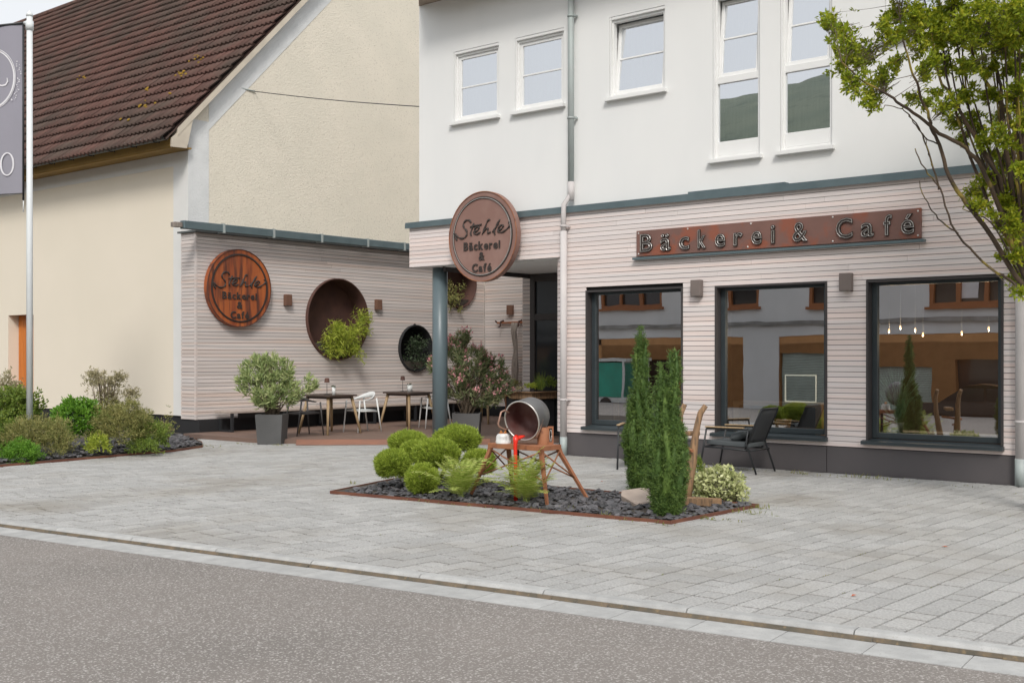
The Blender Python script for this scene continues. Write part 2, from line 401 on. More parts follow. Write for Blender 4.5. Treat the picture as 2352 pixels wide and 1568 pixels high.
K['lf_olive'] = leafmat('olive_leaf', [(0.080, 0.096, 0.032), (0.176, 0.192, 0.056), (0.304, 0.288, 0.096), (0.416, 0.352, 0.144)], transl=0.2)
K['lf_pale'] = leafmat('pale_blossom', [(0.20, 0.19, 0.09), (0.38, 0.34, 0.20), (0.55, 0.48, 0.33)], transl=0.25)
K['lf_lime'] = leafmat('lime_leaf', [(0.169, 0.247, 0.026), (0.351, 0.429, 0.052), (0.546, 0.559, 0.091)], transl=0.3)
K['lf_dark'] = leafmat('dark_leaf', [(0.019, 0.039, 0.016), (0.046, 0.078, 0.033), (0.156, 0.182, 0.130)], transl=0.1)
K['lf_grass'] = leafmat('grass_blade', [(0.10, 0.15, 0.03), (0.22, 0.24, 0.06), (0.36, 0.30, 0.12)], transl=0.3)
K['lf_blade'] = leafmat('pale_grass', [(0.25, 0.38, 0.25), (0.40, 0.52, 0.36)], transl=0.3)
K['lf_dry'] = leafmat('fallen_leaf', [(0.45, 0.06, 0.03), (0.5, 0.16, 0.05)], transl=0.1)

# ---- foliage: many small blades in one mesh
def blades(P, D, L, W, fold=0.0):
    """P base (n,3), D unit direction (n,3), L length (n), W width (n): rhombic leaves -> verts, faces"""
    n = len(P)
    rv = rng.normal(size=(n, 3)); S = np.cross(D, rv); S /= np.linalg.norm(S, axis=1)[:, None] + 1e-9
    L = np.broadcast_to(L, (n,))[:, None]; W = np.broadcast_to(W, (n,))[:, None]
    mid = P + D * L * 0.45
    v = np.stack([P, mid + S * W * 0.5, P + D * L, mid - S * W * 0.5], 1).reshape(-1, 3)
    return v, n
def mesh_quads(name, v, n, m, parent=None, off=None, local=False):
    if parent is not None and not local: v = v - np.array(root_org(parent))
    me = bpy.data.meshes.new(name)
    me.vertices.add(len(v)); me.vertices.foreach_set('co', v.astype(np.float32).ravel())
    me.loops.add(4 * n); me.loops.foreach_set('vertex_index', np.arange(4 * n, dtype=np.int32))
    me.polygons.add(n); me.polygons.foreach_set('loop_start', np.arange(0, 4 * n, 4, dtype=np.int32))
    me.update(calc_edges=True); me.materials.append(m)
    return link(name, me, parent)
def unit(a): return a / (np.linalg.norm(a, axis=-1, keepdims=True) + 1e-9)
def lump(d, seed, amp=0.18, f=2.2):
    return np.array([1 + amp * noise.noise(Vector(x) * f + Vector((seed, seed * 1.7, 0))) * 2 for x in d])
def tufts(cen, rad, ntuft, nneed, ln, wd, seed=0, amp=0.15, up=0.35, spread=0.8, shell=(0.82, 1.04), zmin=-1.0, f=2.4):
    """needle tufts on a lumpy ellipsoid shell"""
    d = unit(rng.normal(size=(ntuft, 3)))
    d = d[d[:, 2] > zmin]; k = len(d)
    rr = lump(d, seed, amp, f) * rng.uniform(shell[0], shell[1], k)
    P = np.array(cen) + d * np.array(rad) * rr[:, None]
    ax = unit(d / np.array(rad) * np.min(rad) + np.array([0, 0, up]))
    PP = np.repeat(P, nneed, 0); AX = np.repeat(ax, nneed, 0)
    DD = unit(AX + rng.normal(size=AX.shape) * spread)
    PP = PP + rng.normal(size=PP.shape) * ln * 0.25
    return blades(PP, DD, ln * rng.uniform(0.7, 1.3, len(PP)), wd)
def cat(parts):
    v = np.concatenate([p[0] for p in parts]); return v, sum(p[1] for p in parts)
def blob(mb, c, r, seed=0, n=14, amp=0.12):
    bm = bmesh.new(); bmesh.ops.create_icosphere(bm, subdivisions=3, radius=1)
    for v in bm.verts:
        k = 1 + amp * 2 * noise.noise(v.co * 2.2 + Vector((seed, seed, 0)))
        v.co = Vector((c[0] + v.co.x * r[0] * k, c[1] + v.co.y * r[1] * k, c[2] + v.co.z * r[2] * k))
    bm.verts.index_update()
    mb.add([v.co.copy() for v in bm.verts], [[v.index for v in f.verts] for f in bm.faces], True); bm.free()
    return mb

def glyph(ch, size, depth, outline=0.0, weight=0.0):
    cu = bpy.data.curves.new('glyph', 'FONT'); cu.body = ch; cu.size = size
    cu.extrude = depth / 2; cu.offset = weight
    cu.resolution_u = 3
    if outline:
        cu.fill_mode = 'NONE'; cu.extrude = 0; cu.bevel_depth = outline; cu.bevel_resolution = 0
    ob = bpy.data.objects.new('glyph', cu); C.objects.link(ob)
    dg = bpy.context.evaluated_depsgraph_get(); dg.update()
    me = bpy.data.meshes.new_from_object(ob.evaluated_get(dg))
    bpy.data.objects.remove(ob); bpy.data.curves.remove(cu)
    return [v.co.copy() for v in me.vertices], [list(p.vertices) for p in me.polygons]

# ------------------------------------------------------------------ ground, street, kerb
EA = R(6.9)
KE = Vector((math.cos(EA), math.sin(EA), 0)); KN = Vector((math.sin(EA), -math.cos(EA), 0)); KP = Vector((-1.98, 6.65, 0))
def kp(s, o, z): return KP + KE * s + KN * o + Vector((0, 0, z))
ZS = -0.05
def strip(mb, s0, s1, o0, o1, z0, z1):
    q = [kp(s0, o0, 0), kp(s1, o0, 0), kp(s1, o1, 0), kp(s0, o1, 0)]
    mb.prism([(p.x, p.y) for p in q][::-1], 2, z0, z1)
g = MB().add([(-1500, -1500, -1.0), (1500, -1500, -1.0), (1500, 1500, -1.0), (-1500, 1500, -1.0)], [(0, 1, 2, 3)])
tag(g.build('ground', mat('far_ground', (0.10, 0.11, 0.07), 1.0, col2=(0.16, 0.15, 0.12), vs=0.05)), 'open ground beyond the street and yard', kind='structure')
g = MB(); strip(g, -60, 60, 0.322, 7.4, -0.9, ZS)
tag(g.build('street', K['asphalt']), 'brownish grey asphalt street in the foreground', kind='structure')
# pavement: base sheet with the joint sand, then every paving stone
kerb_back = [kp(-60, -0.125, 0), kp(60, -0.125, 0)]
g = MB().prism([(p.x, p.y) for p in kerb_back] + [(60, 40), (-60, 40)], 2, -0.95, -0.020)
pave = g.build('pavement', K['joint']); ORG['pavement'] = Vector((0, 0, 0))
tag(pave, 'pale grey paved forecourt with narrow dark joints', kind='structure')
def clip_line(poly, p, n):
    out = []
    for i in range(len(poly)):
        a, b = poly[i], poly[(i + 1) % len(poly)]
        da = (a[0] - p[0]) * n[0] + (a[1] - p[1]) * n[1]; db = (b[0] - p[0]) * n[0] + (b[1] - p[1]) * n[1]
        if da <= 0: out.append(a)
        if da * db < 0:
            t = da / (da - db); out.append((a[0] + (b[0] - a[0]) * t, a[1] + (b[1] - a[1]) * t))
    return out
PW = 0.187; GAP = 0.016; GY = 0.024
kb = kp(0, -0.130, 0)
pv = []
x = -19.3
row = 0
while x < 2.0:
    y = 5.0 + rng.uniform(0, 0.25)
    while y < 18.2:
        ln = random.choice([0.187, 0.28, 0.28, 0.373])
        rect = [(x + GAP / 2, y + GY / 2), (x + PW - GAP / 2, y + GY / 2), (x + PW - GAP / 2, y + ln - GY / 2), (x + GAP / 2, y + ln - GY / 2)]
        keep = not (x < -15.3 and y > 15.2) and not (x > -12.0 and y > 15.17)
        if keep:
            q = clip_line(rect, (kb.x, kb.y), (KN.x, KN.y))
            if x > -12.0: q = clip_line(q, (0, 15.165), (0, 1))
            if len(q) >= 3:
                whole = len(q) == 4 and q == rect
                cxm, cym = sum(p[0] for p in q) / len(q), sum(p[1] for p in q) / len(q)
                r_, w_ = cxm * CO + cym * SI, -cxm * SI + cym * CO
                px, py = CX + FOC * r_ / w_, HY + FOC * EYE / w_
                vis = -20 < px < 2372 and py < 1575
                pv.append((w_ if vis else 99 + w_, q, whole, ln, x, y))
        y += ln
    x += PW; row += 1
pv.sort(key=lambda p: p[0])
def paver_mesh(q, name='paver'):
    mb = MB(); n = len(q); c = (sum(p[0] for p in q) / n, sum(p[1] for p in q) / n)
    ins = [(p[0] + (c[0] - p[0]) * 0.02, p[1] + (c[1] - p[1]) * 0.02) for p in q]
    vs = [(p[0], p[1], -0.03) for p in q] + [(p[0], p[1], -0.003) for p in q] + [(p[0], p[1], 0.0) for p in ins]
    fs = [list(range(2 * n, 3 * n))]
    for i in range(n):
        j = (i + 1) % n
        fs += [(i, j, n + j, n + i), (n + i, n + j, 2 * n + j, 2 * n + i)]
    mb.add(vs, fs); return mb
shared = {}
field = MB()
for i, (d, q, whole, ln, x, y) in enumerate(pv):
    dz = random.uniform(-0.0025, 0.0025)
    if i < 296:
        if whole:
            if ln not in shared:
                lq = [(0, 0), (PW - GAP, 0), (PW - GAP, ln - GY), (0, ln - GY)]
                o = paver_mesh(lq).build('paver', K['paver'], pave, local=True); shared[ln] = o.data
            else:
                o = link('paver', shared[ln], pave)
            o.location = (x + GAP / 2, y + GY / 2, dz)
        else:
            o = paver_mesh(q).build('paver', K['paver'], pave)
    else:
        m_ = paver_mesh(q); m_.v = [(a, b, c + dz) for a, b, c in m_.v]
        field.add(m_.v, m_.f)
tag(field.build('paving', K['paver'], pave), kind='stuff')
# kerb stones and channel slabs
kerb = thing('kerb', 'low grey kerb of long stones along the forecourt edge', 'kerb', (-6.5, 6.1, 0))
del kerb['category']; tag(kerb, kind='structure')
s = -24.35
while s < 9:
    q0, q1 = s + 0.004, s + 1.06
    mb = MB(); prof = [(-0.122, -0.2), (-0.122, 0.001), (-0.03, 0.003), (-0.012, -0.004), (0.0, -0.018), (0.004, -0.2)]
    vs = [kp(q0, o_, z_) for o_, z_ in prof] + [kp(q1, o_, z_) for o_, z_ in prof]; n = len(prof)
    mb.add(vs, [list(range(n)), list(range(n, 2 * n))[::-1]] + [(i, n + i, n + (i + 1) % n, (i + 1) % n) for i in range(n)])
    mb.build('kerb_stone', K['kerb'], kerb); s += 1.065
chan = thing('gutter_channel', 'pale flush slabs between asphalt and kerb', 'gutter', (-6.5, 5.9, ZS))
del chan['category']; tag(chan, kind='structure')
s = -24.1
while s < 9:
    mb = MB(); strip(mb, s + 0.003, s + 0.527, 0.018, 0.318, -0.3, ZS + 0.003)
    mb.build('channel_slab', K['kerb'], chan); s += 0.53
mb = MB(); strip(mb, -24, 9, 0.0, 0.322, -0.35, ZS - 0.006)
tag(mb.build('channel_bed', K['kerbdirt'], chan))
mb = MB()                                              # grime line lying at the foot of the kerb
s = -24
while s < 9:
    l_ = random.uniform(0.1, 0.4); w1, w2 = random.uniform(0.012, 0.03), random.uniform(0.012, 0.03)
    q = [kp(s, 0.001, 0), kp(s + l_, 0.001, 0), kp(s + l_, w2, 0), kp(s, w1, 0)]
    mb.add([(p.x, p.y, ZS + h_) for p, h_ in zip(q, (0.028, 0.028, 0.0045, 0.0045))], [(3, 2, 1, 0)])
    s += l_
tag(mb.build('kerb_grime', K['kerbdirt'], kerb), kind='stuff')

# ------------------------------------------------------------------ rows of cladding with openings
def row_segments(a, b, z0, z1, holes, cuts=3.6):
    """holes: ('r', a0, a1, z0, z1) or ('c', ac, zc, r). returns trapezoids (l0, l1, r0, r1)"""
    segs = [(a, a, b, b)]
    for h in sorted(holes, key=lambda k: k[1]):
        if h[0] == 'r':
            if z1 <= h[3] + 0.01 or z0 >= h[4] - 0.01: continue
            e = (h[1], h[1], h[2], h[2])
        else:
            c0 = math.sqrt(max(h[3] ** 2 - (z0 - h[2]) ** 2, 0)); c1 = math.sqrt(max(h[3] ** 2 - (z1 - h[2]) ** 2, 0))
            if max(c0, c1) == 0: continue
            e = (h[1] - c0, h[1] - c1, h[1] + c0, h[1] + c1)
        new = []
        for sg in segs:
            if sg[2] > e[0] and sg[0] < e[2]:
                new.append((sg[0], sg[1], e[0], e[1])); new.append((e[2], e[3], sg[2], sg[3]))
            else: new.append(sg)
        segs = new
    out = []
    for l0, l1, r0, r1 in segs:
        while min(r0, r1) - max(l0, l1) > cuts + 0.6:
            m_ = max(l0, l1) + random.uniform(cuts * 0.55, cuts)
            out.append((l0, l1, m_ - 0.0015, m_ - 0.0015)); l0 = l1 = m_ + 0.0015
        if r0 - l0 > 0.02 or r1 - l1 > 0.02: out.append((l0, l1, r0, r1))
    return out
def clad(parent, axis, face, a, b, zs, ze, rows, holes, m, back, th=0.02, cuts=3.6, sgn=-1):
    """boards lie along X (axis 1: faces -Y) or along Y (axis 0: faces +X); one object per board"""
    pit = (ze - zs) / rows; bk = MB()
    for k in range(rows):
        z0, z1 = zs + k * pit, zs + (k + 1) * pit
        for (l0, l1, r0, r1) in row_segments(a, b, z0, z1, holes, cuts):
            j = random.uniform(-0.0012, 0.0012)
            f0, f1 = face + j, face - sgn * th
            poly = [(l0, z0 + 0.0037), (r0, z0 + 0.0037), (r1, z1 - 0.0037), (l1, z1 - 0.0037)]
            mb = MB().prism(poly, axis, min(f0, f1), max(f0, f1)); mb.build('board', m, parent)
        for (l0, l1, r0, r1) in row_segments(a, b, z0, z1, holes, 99):
            f1, f2 = face - sgn * (th + 0.003), face - sgn * (th + 0.03)
            bk.prism([(l0, z0), (r0, z0), (r1, z1), (l1, z1)], axis, min(f1, f2), max(f1, f2))
    bk.build('backing', K['membrane'], parent)
def wallY(mb, x0, x1, z0, z1, yf, yb, ops):
    xs = sorted({x0, x1} | {v for o in ops for v in o[:2]}); zs = sorted({z0, z1} | {v for o in ops for v in o[2:]})
    for i in range(len(xs) - 1):
        for j in range(len(zs) - 1):
            xm, zm = (xs[i] + xs[i + 1]) / 2, (zs[j] + zs[j + 1]) / 2
            if any(o[0] < xm < o[1] and o[2] < zm < o[3] for o in ops): continue
            mb.add([(xs[i], yf, zs[j]), (xs[i + 1], yf, zs[j]), (xs[i + 1], yf, zs[j + 1]), (xs[i], yf, zs[j + 1])], [(0, 1, 2, 3)])
            mb.add([(xs[i], yb, zs[j]), (xs[i + 1], yb, zs[j]), (xs[i + 1], yb, zs[j + 1]), (xs[i], yb, zs[j + 1])], [(3, 2, 1, 0)])
    for o in list(ops) + [(x0, x1, z0, z1)]:
        a, b, c, d = o
        mb.add([(a, yf, c), (a, yb, c), (a, yb, d), (a, yf, d)], [(0, 1, 2, 3)]); mb.add([(b, yf, c), (b, yb, c), (b, yb, d), (b, yf, d)], [(3, 2, 1, 0)])
        mb.add([(a, yf, c), (b, yf, c), (b, yb, c), (a, yb, c)], [(0, 1, 2, 3)]); mb.add([(a, yf, d), (b, yf, d), (b, yb, d), (a, yb, d)], [(3, 2, 1, 0)])

# ------------------------------------------------------------------ the bakery
YF = 15.18
bak = thing('bakery_building', 'white rendered bakery with board clad shop front and three wide windows', 'building', (-8, YF, 0))
wins = [(-11.22, -9.41, 0.475, 2.65), (-8.86, -7.10, 0.475, 2.635), (-6.54, -4.755, 0.465, 2.62)]
holes = [('r', a, b, c, d) for a, b, c, d in wins]
XR = -4.62
rows0, pit = 49, (3.94 - 0.37) / 49
zf = 0.37 + 39 * pit
clad(bak, 1, YF, -11.65, XR, 0.37, zf, 39, holes, K['board'], None)
clad(bak, 1, YF, -15.2, XR, zf, 3.94, 10, [], K['board'], None)
for k in range(39):                                    # boards bent round the entrance corner
    z0, z1 = 0.37 + k * pit + 0.0045, 0.37 + (k + 1) * pit - 0.0045
    arc = [(-11.65 + 0.30 * math.cos(a), 15.48 + 0.30 * math.sin(a)) for a in [R(-90 - 90 * i / 7) for i in range(8)]]
    arci = [(-11.65 + 0.28 * math.cos(a), 15.48 + 0.28 * math.sin(a)) for a in [R(-90 - 90 * i / 7) for i in range(8)]]
    MB().prism(arc + arci[::-1], 2, z0, z1).build('board', K['board'], bak)
arc = [(-11.65 + 0.275 * math.cos(R(-90 - 90 * i / 7)), 15.48 + 0.275 * math.sin(R(-90 - 90 * i / 7))) for i in range(8)] + [(-11.65, 15.48)]
MB().prism(arc, 2, 0.0, zf).build('corner_core', K['membrane'], bak)
# structural wall behind the cladding, plinth, upper render
mb = MB(); wallY(mb, -11.65, -1.0, 0.0, 3.9, YF + 0.055, YF + 0.33, wins); mb.build('wall', K['membrane'], bak)
mb = MB(); mb.box((-15.17, YF + 0.022, zf), (-11.6, YF + 0.20, 3.93)); mb.build('fascia_core', K['plaster'], bak)
for a, b in ((-11.60, -9.53), (-9.52, -7.12), (-7.11, XR)):
    MB().box((a, YF + 0.012, 0.0), (b, YF + 0.05, 0.362)).build('plinth_panel', K['plinth'], bak)
arc2 = [(-11.6 + 0.30 * math.cos(R(-90 - 90 * i / 7)), 15.492 + 0.30 * math.sin(R(-90 - 90 * i / 7))) for i in range(8)] + [(-11.6, 15.492)]
MB().prism(arc2, 2, 0.0, 0.362).build('plinth_panel', K['plinth'], bak)
YU = 15.28
def su(x0, x1, z0, z1):
    k = YU / YF
    return (x0 * k, x1 * k, EYE + (z0 - EYE) * k, EYE + (z1 - EYE) * k)
ups = [su(-14.10, -13.06, 5.70, 6.94), su(-12.70, -11.665, 5.70, 6.94), su(-10.76, -9.73, 5.66, 6.93),
       su(-8.90, -8.13, 4.49, 6.93), su(-7.81, -7.03, 4.49, 6.93), su(-6.28, -5.45, 5.82, 6.93), su(-4.56, -3.60, 4.75, 6.93)]
mb = MB(); wallY(mb, -15.05, -0.5, 3.93, 7.95, YU, YU + 0.34, ups); mb.build('upper_wall', K['plaster'], bak)
mb = MB(); mb.box((-15.05, YU + 0.34, 3.93), (-14.7, 25, 7.95)); mb.box((-0.8, YU + 0.34, 0), (-0.5, 25, 7.95)); mb.box((-14.7, 24.7, 3.93), (-0.8, 25, 7.95))
mb.build('side_wall', K['plaster'], bak)
mb = MB().box((XR, YF + 0.03, 0), (-0.5, YF + 0.05, 3.93)); mb.build('lower_wall', K['plaster'], bak)
MB().box((-14.5, YF + 0.21, 3.2), (-11.9, 24.7, 3.32)).build('porch_ceiling', K['plaster'], bak)
MB().box((-14.56, YF + 0.21, 3.12), (-14.502, 24.7, 3.34)).build('porch_beam', K['anthd'], bak)
MB().box((-14.7, YF + 0.36, 3.33), (-0.8, 24.7, 3.92)).build('floor_slab', K['membrane'], bak)
# flashing above the boards
mb = MB(); mb.box((-15.26, YF - 0.05, 3.945), (XR + 0.06, YU + 0.02, 3.985)); mb.box((-15.26, YF - 0.058, 3.915), (XR + 0.06, YF - 0.046, 3.992))
mb.box((-15.26, YF - 0.05, 3.985), (XR + 0.06, YF + 0.02, 4.02)); mb.box((-9.3, YF - 0.04, 4.021), (-7.72, YU - 0.003, 4.05))
mb.build('flashing', K['flash'], bak)
# roof overhang
mb = MB(); mb.prism([(-14.35, 14.55), (0, 14.55), (0, 25.6), (-15.05, 25.6), (-15.05, 15.27)], 2, 7.955, 8.12); mb.build('roof_overhang', mat('soffit_wood', (0.42, 0.34, 0.27), 0.8), bak)
mb = MB(); mb.prism([(14.5, 8.125), (25.7, 8.125), (20, 11.2)], 0, -14.3, 0.1); mb.build('roof', K['tile'], bak)

def shop_window(x0, x1, z0, z1):
    e = 0.03
    mb = MB()                                        # metal lining of the opening
    mb.box((x0, YF - 0.012, z0), (x0 + e, YF + 0.20, z1)); mb.box((x1 - e, YF - 0.012, z0), (x1, YF + 0.20, z1))
    mb.box((x0 + e, YF - 0.012, z1 - e), (x1 - e, YF + 0.20, z1))
    root = mb.build('shop_window', K['anthd'], bak)
    f = 0.075; a, b, c, d = x0 + e, x1 - e, z0 + 0.035, z1 - e
    mb = MB(); y0, y1 = YF + 0.115, YF + 0.19
    mb.bbox((a, y0, c), (a + f, y1, d)); mb.bbox((b - f, y0, c), (b, y1, d)); mb.bbox((a + f, y0, c), (b - f, y1, c + f)); mb.bbox((a + f, y0, d - f * 0.55), (b - f, y1, d))
    mb.build('window_frame', K['anth'], root)
    pane_obj((a + f - 0.005, YF + 0.15, c + f - 0.005), (b - f + 0.005, YF + 0.156, d - f * 0.5), K['glass'], root)
    mb = MB()
    mb.prism([(YF - 0.075, z0 - 0.045), (YF + 0.115, z0 - 0.045), (YF + 0.115, z0 + 0.03), (YF - 0.075, z0 + 0.0)], 0, x0 - 0.05, x1 + 0.01)
    mb.build('sill', K['anth'], root)
for q in wins: shop_window(*q)

def upper_window(x0, x1, z0, z1, tilt=0.0, tall=False, cur='curtain'):
    y = YU + 0.045
    mb = MB(); rl = 0.055
    mb.bbox((x0, y, z0), (x0 + rl, y + 0.09, z1)); mb.bbox((x1 - rl, y, z0), (x1, y + 0.09, z1))
    mb.bbox((x0 + rl, y + 0.002, z1 - 0.09), (x1 - rl, y + 0.09, z1)); mb.bbox((x0 + rl, y + 0.002, z0), (x1 - rl, y + 0.09, z0 + rl))
    mb.box((x0 + 0.006, YU + 0.004, z0), (x0 + 0.03, y - 0.002, z1 - 0.002))           # guide rail of the shutter
    mb.bbox((x0 + 0.032, YU + 0.008, z1 - 0.05), (x1, y - 0.002, z1 - 0.002))
    lo = z0 + rl
    if tall:
        mb.bbox((x0 + rl, y + 0.004, z0 + rl), (x1 - rl, y + 0.08, z0 + 0.26)); mb.bbox((x0 + rl, y + 0.004, z0 + 1.12), (x1 - rl, y + 0.09, z0 + 1.22))
        lo = z0 + 1.22
    root = mb.build('window', K['pvc'], bak)
    a, b, c, d = x0 + rl, x1 - rl, lo, z1 - 0.09
    piv = Vector((0, y + 0.05, c)); M_ = Matrix.Translation(piv) @ Matrix.Rotation(-tilt, 4, 'X') @ Matrix.Translation(-piv)
    f = 0.055; ya, yb = y + 0.03, y + 0.095
    mb = MB()
    mb.bbox((a, ya, c), (a + f, yb, d), 0.004, M_); mb.bbox((b - f, ya, c), (b, yb, d), 0.004, M_)
    mb.bbox((a + f, ya, c), (b - f, yb, c + f), 0.004, M_); mb.bbox((a + f, ya, d - f), (b - f, yb, d), 0.004, M_)
    mb.build('sash', K['pvc'], root)
    zm = (c + d) / 2
    MB().bbox((a + f, ya + 0.008, zm - 0.013), (b - f, yb - 0.01, zm + 0.013), 0.003, M_).build('glazing_bar', K['pvc'], root)
    for za, zb in ((c + f, zm - 0.013), (zm + 0.013, d - f)):
        pane_obj((a + f, ya + 0.025, za), (b - f, ya + 0.031, zb), K['glassu'], root, M_)
    if tall:
        pane_obj((a, y + 0.04, z0 + 0.26), (b, y + 0.046, z0 + 1.12), K['glassu'], root)
    MB().box((x0 - 0.05, YU - 0.085, z0 - 0.055), (x1 + 0.045, YU + 0.04, z0 - 0.004)).build('sill', K['pvc'], root)
    # net curtain in soft folds
    n = 40; vs = []; yc = y + 0.30
    for i in range(n + 1):
        xx = x0 + 0.01 + (x1 - x0 - 0.02) * i / n; yy = yc + 0.018 * math.sin(i * 1.3) + 0.01 * math.sin(i * 0.5)
        vs += [(xx, yy, z0), (xx, yy, z1)]
    cm = MB().add(vs, [(2 * i, 2 * i + 2, 2 * i + 3, 2 * i + 1) for i in range(n)], True)
    cm.build('curtain', K[cur], root)
upper_window(*ups[0]); upper_window(*ups[1]); upper_window(*ups[2], tilt=0.10)
upper_window(*ups[3], tilt=0.085, tall=True, cur='curtaing'); upper_window(*ups[4], tilt=0.085, tall=True, cur='curtaing')
upper_window(*ups[5]); upper_window(*ups[6], cur='curtaing')
MB().box((-14.6, YU + 0.8, 3.95), (-1.0, YU + 0.84, 7.9)).build('room_wall', K['curtain'], bak)

# shop interior
mb = MB(); mb.box((-11.6, 20.5, 0), (-1, 20.6, 3.2)); mb.box((-11.7, 15.6, 0), (-11.6, 20.5, 3.2)); mb.box((-11.6, 15.52, 3.05), (-1, 20.5, 3.15))
mb.build('room_wall', K['room'], bak)
MB().box((-11.6, 15.52, 0.02), (-1, 20.5, 0.10)).build('room_floor', K['roomf'], bak)
# entrance wall under the porch
mb = MB(); mb.box((-14.5, 17.95, 0), (-11.6, 18.0, 3.2)); mb.build('entrance_panel', K['anthd'], bak)
dr = MB(); 
for a, b in ((-14.5, -14.38), (-13.62, -13.54), (-12.9, -12.75), (-12.1, -11.95)): dr.bbox((a, 17.78, 0.02), (b, 17.88, 3.19))
dr.bbox((-14.38, 17.78, 2.3), (-11.95, 17.88, 2.42)); dr.bbox((-14.38, 17.78, 3.05), (-11.95, 17.88, 3.19)); dr.bbox((-14.38, 17.78, 0.02), (-11.95, 17.88, 0.14))
dr = dr.build('entrance_door', K['anthd'], bak)
MB().box((-14.38, 17.82, 0.14), (-11.95, 17.828, 3.05)).build('pane', K['pglass'], dr)
MB().tube([(-13.7, 17.74, 0.6), (-13.7, 17.74, 2.1)], 0.018).build('handle', K['steel'], dr)
for k in range(43):
    z0 = 0.05 + k * 0.0731
    MB().box((-14.70, 17.80, z0), (-14.51, 18.02, z0 + 0.065)).build('board', K['boardg'], bak)
MB().box((-14.69, 17.81, 0), (-14.52, 18.01, 3.2)).build('corner_core', K['membrane'], bak)
mb = MB(); mb.box((-11.93, 15.49, 0), (-11.66, 17.78, 3.2)); mb.build('side_wall', K['board'], bak)
# wire and details
pipe = thing('downpipe', 'grey downpipe running down the white facade left of the shop windows', 'downpipe', (-11.56, YF, 0))
mb = MB(); yp = YU - 0.085
mb.tube([(-11.53, yp, 7.95), (-11.53, yp, 4.30)], 0.05, 14); mb.build('pipe', K['zinc'], pipe)
mb = MB(); mb.tube([(-11.53, yp, 4.32), (-11.54, yp - 0.01, 4.2), (-11.60, YF - 0.08, 4.05), (-11.605, YF - 0.085, 3.9), (-11.605, YF - 0.085, 3.6)], 0.042, 14)
mb.tube([(-11.53, yp, 4.12), (-11.53, yp, 4.42)], 0.054, 14); mb.build('pipe_bend', K['zincw'], pipe)
mb = MB(); mb.tube([(-11.605, YF - 0.085, 3.62), (-11.605, YF - 0.085, 0.28)], 0.055, 14); mb.build('pipe', K['zincw'], pipe)
mb = MB(); mb.tube([(-11.605, YF - 0.085, 0.30), (-11.605, YF - 0.085, 0.0)], 0.060, 14); mb.build('standpipe', K['zinc'], pipe)
for z_, yy, xx, m_ in ((7.1, yp, -11.53, 'zinc'), (5.45, yp, -11.53, 'zinc'), (3.7, YF - 0.085, -11.605, 'zincw'), (0.9, YF - 0.085, -11.605, 'zincw')):
    mb = MB(); mb.tube([(xx, yy, z_ - 0.016), (xx, yy, z_ + 0.016)], 0.061, 14); mb.box((xx + 0.05, yy - 0.008, z_ - 0.014), (xx + 0.085, yy + 0.07, z_ + 0.014)); mb.build('bracket', K[m_], pipe)
pipe2 = thing('downpipe', 'pale wide downpipe at the right end of the board cladding', 'downpipe', (XR + 0.08, YF, 0))
mb = MB(); mb.tube([(XR + 0.09, YF - 0.07, 3.9), (XR + 0.09, YF - 0.07, 0.32)], 0.062, 16); mb.build('pipe', K['zincw'], pipe2)
mb = MB(); mb.tube([(XR + 0.09, YF - 0.07, 0.34), (XR + 0.09, YF - 0.07, 0.0)], 0.068, 16); mb.build('standpipe', K['zinc'], pipe2)
mb = MB(); mb.tube([(XR + 0.09, YF - 0.07, 0.78), (XR + 0.09, YF - 0.07, 0.81)], 0.07, 16); mb.build('bracket', K['zincw'], pipe2)

col = thing('porch_column', 'round blue grey steel column under the porch corner', 'column', (-14.74, 15.5, 0))
MB().lathe([(0, 0), (0.138, 0), (0.138, 3.2), (0, 3.2)], 40, Matrix.Translation((-14.74, 15.5, 0))).build('shaft', K['column'], col)
MB().lathe([(0, 0.0), (0.19, 0.0), (0.19, 0.012), (0.14, 0.014)], 32, Matrix.Translation((-14.74, 15.5, 0.001))).build('base_plate', K['anth'], col)

# ------------------------------------------------------------------ wall lamps
def wall_lamp(face, label, m, grp='box shaped wall lamps'):
    t = thing('wall_lamp', label, 'wall lamp', (0, 0, 0), grp)
    MB().bbox((-0.085, -0.105, -0.115), (0.085, -0.012, 0.125), 0.006).build('housing', m, t, local=True)
    MB().box((-0.05, -0.012, -0.08), (0.05, 0.0, 0.08)).build('wall_plate', K['frameb'], t, local=True)
    MB().box((-0.06, -0.085, -0.118), (0.06, -0.03, -0.1155)).build('lens', K['steel'], t, local=True)
    return t
for (xx, zz, lb) in ((-9.135, 2.605, 'brown box wall lamp between the first and second shop window'), (-6.80, 2.60, 'brown box wall lamp between the second and third shop window')):
    place(wall_lamp(0, lb, K['lampb']), (xx, YF - 0.002, zz))
for (yy, zz, lb) in ((16.24, 2.80, 'rusty box lamp on the fence between round sign and big planting tub'), (18.9, 2.79, 'rusty box lamp on the fence right of the big planting tub')):
    place(wall_lamp(0, lb, K['lampr']), (-19.998, yy, zz), R(90))
place(wall_lamp(0, 'rusty box lamp on the back wall above the coat rail', K['lampr']), (-19.1, 22.698, 2.76))

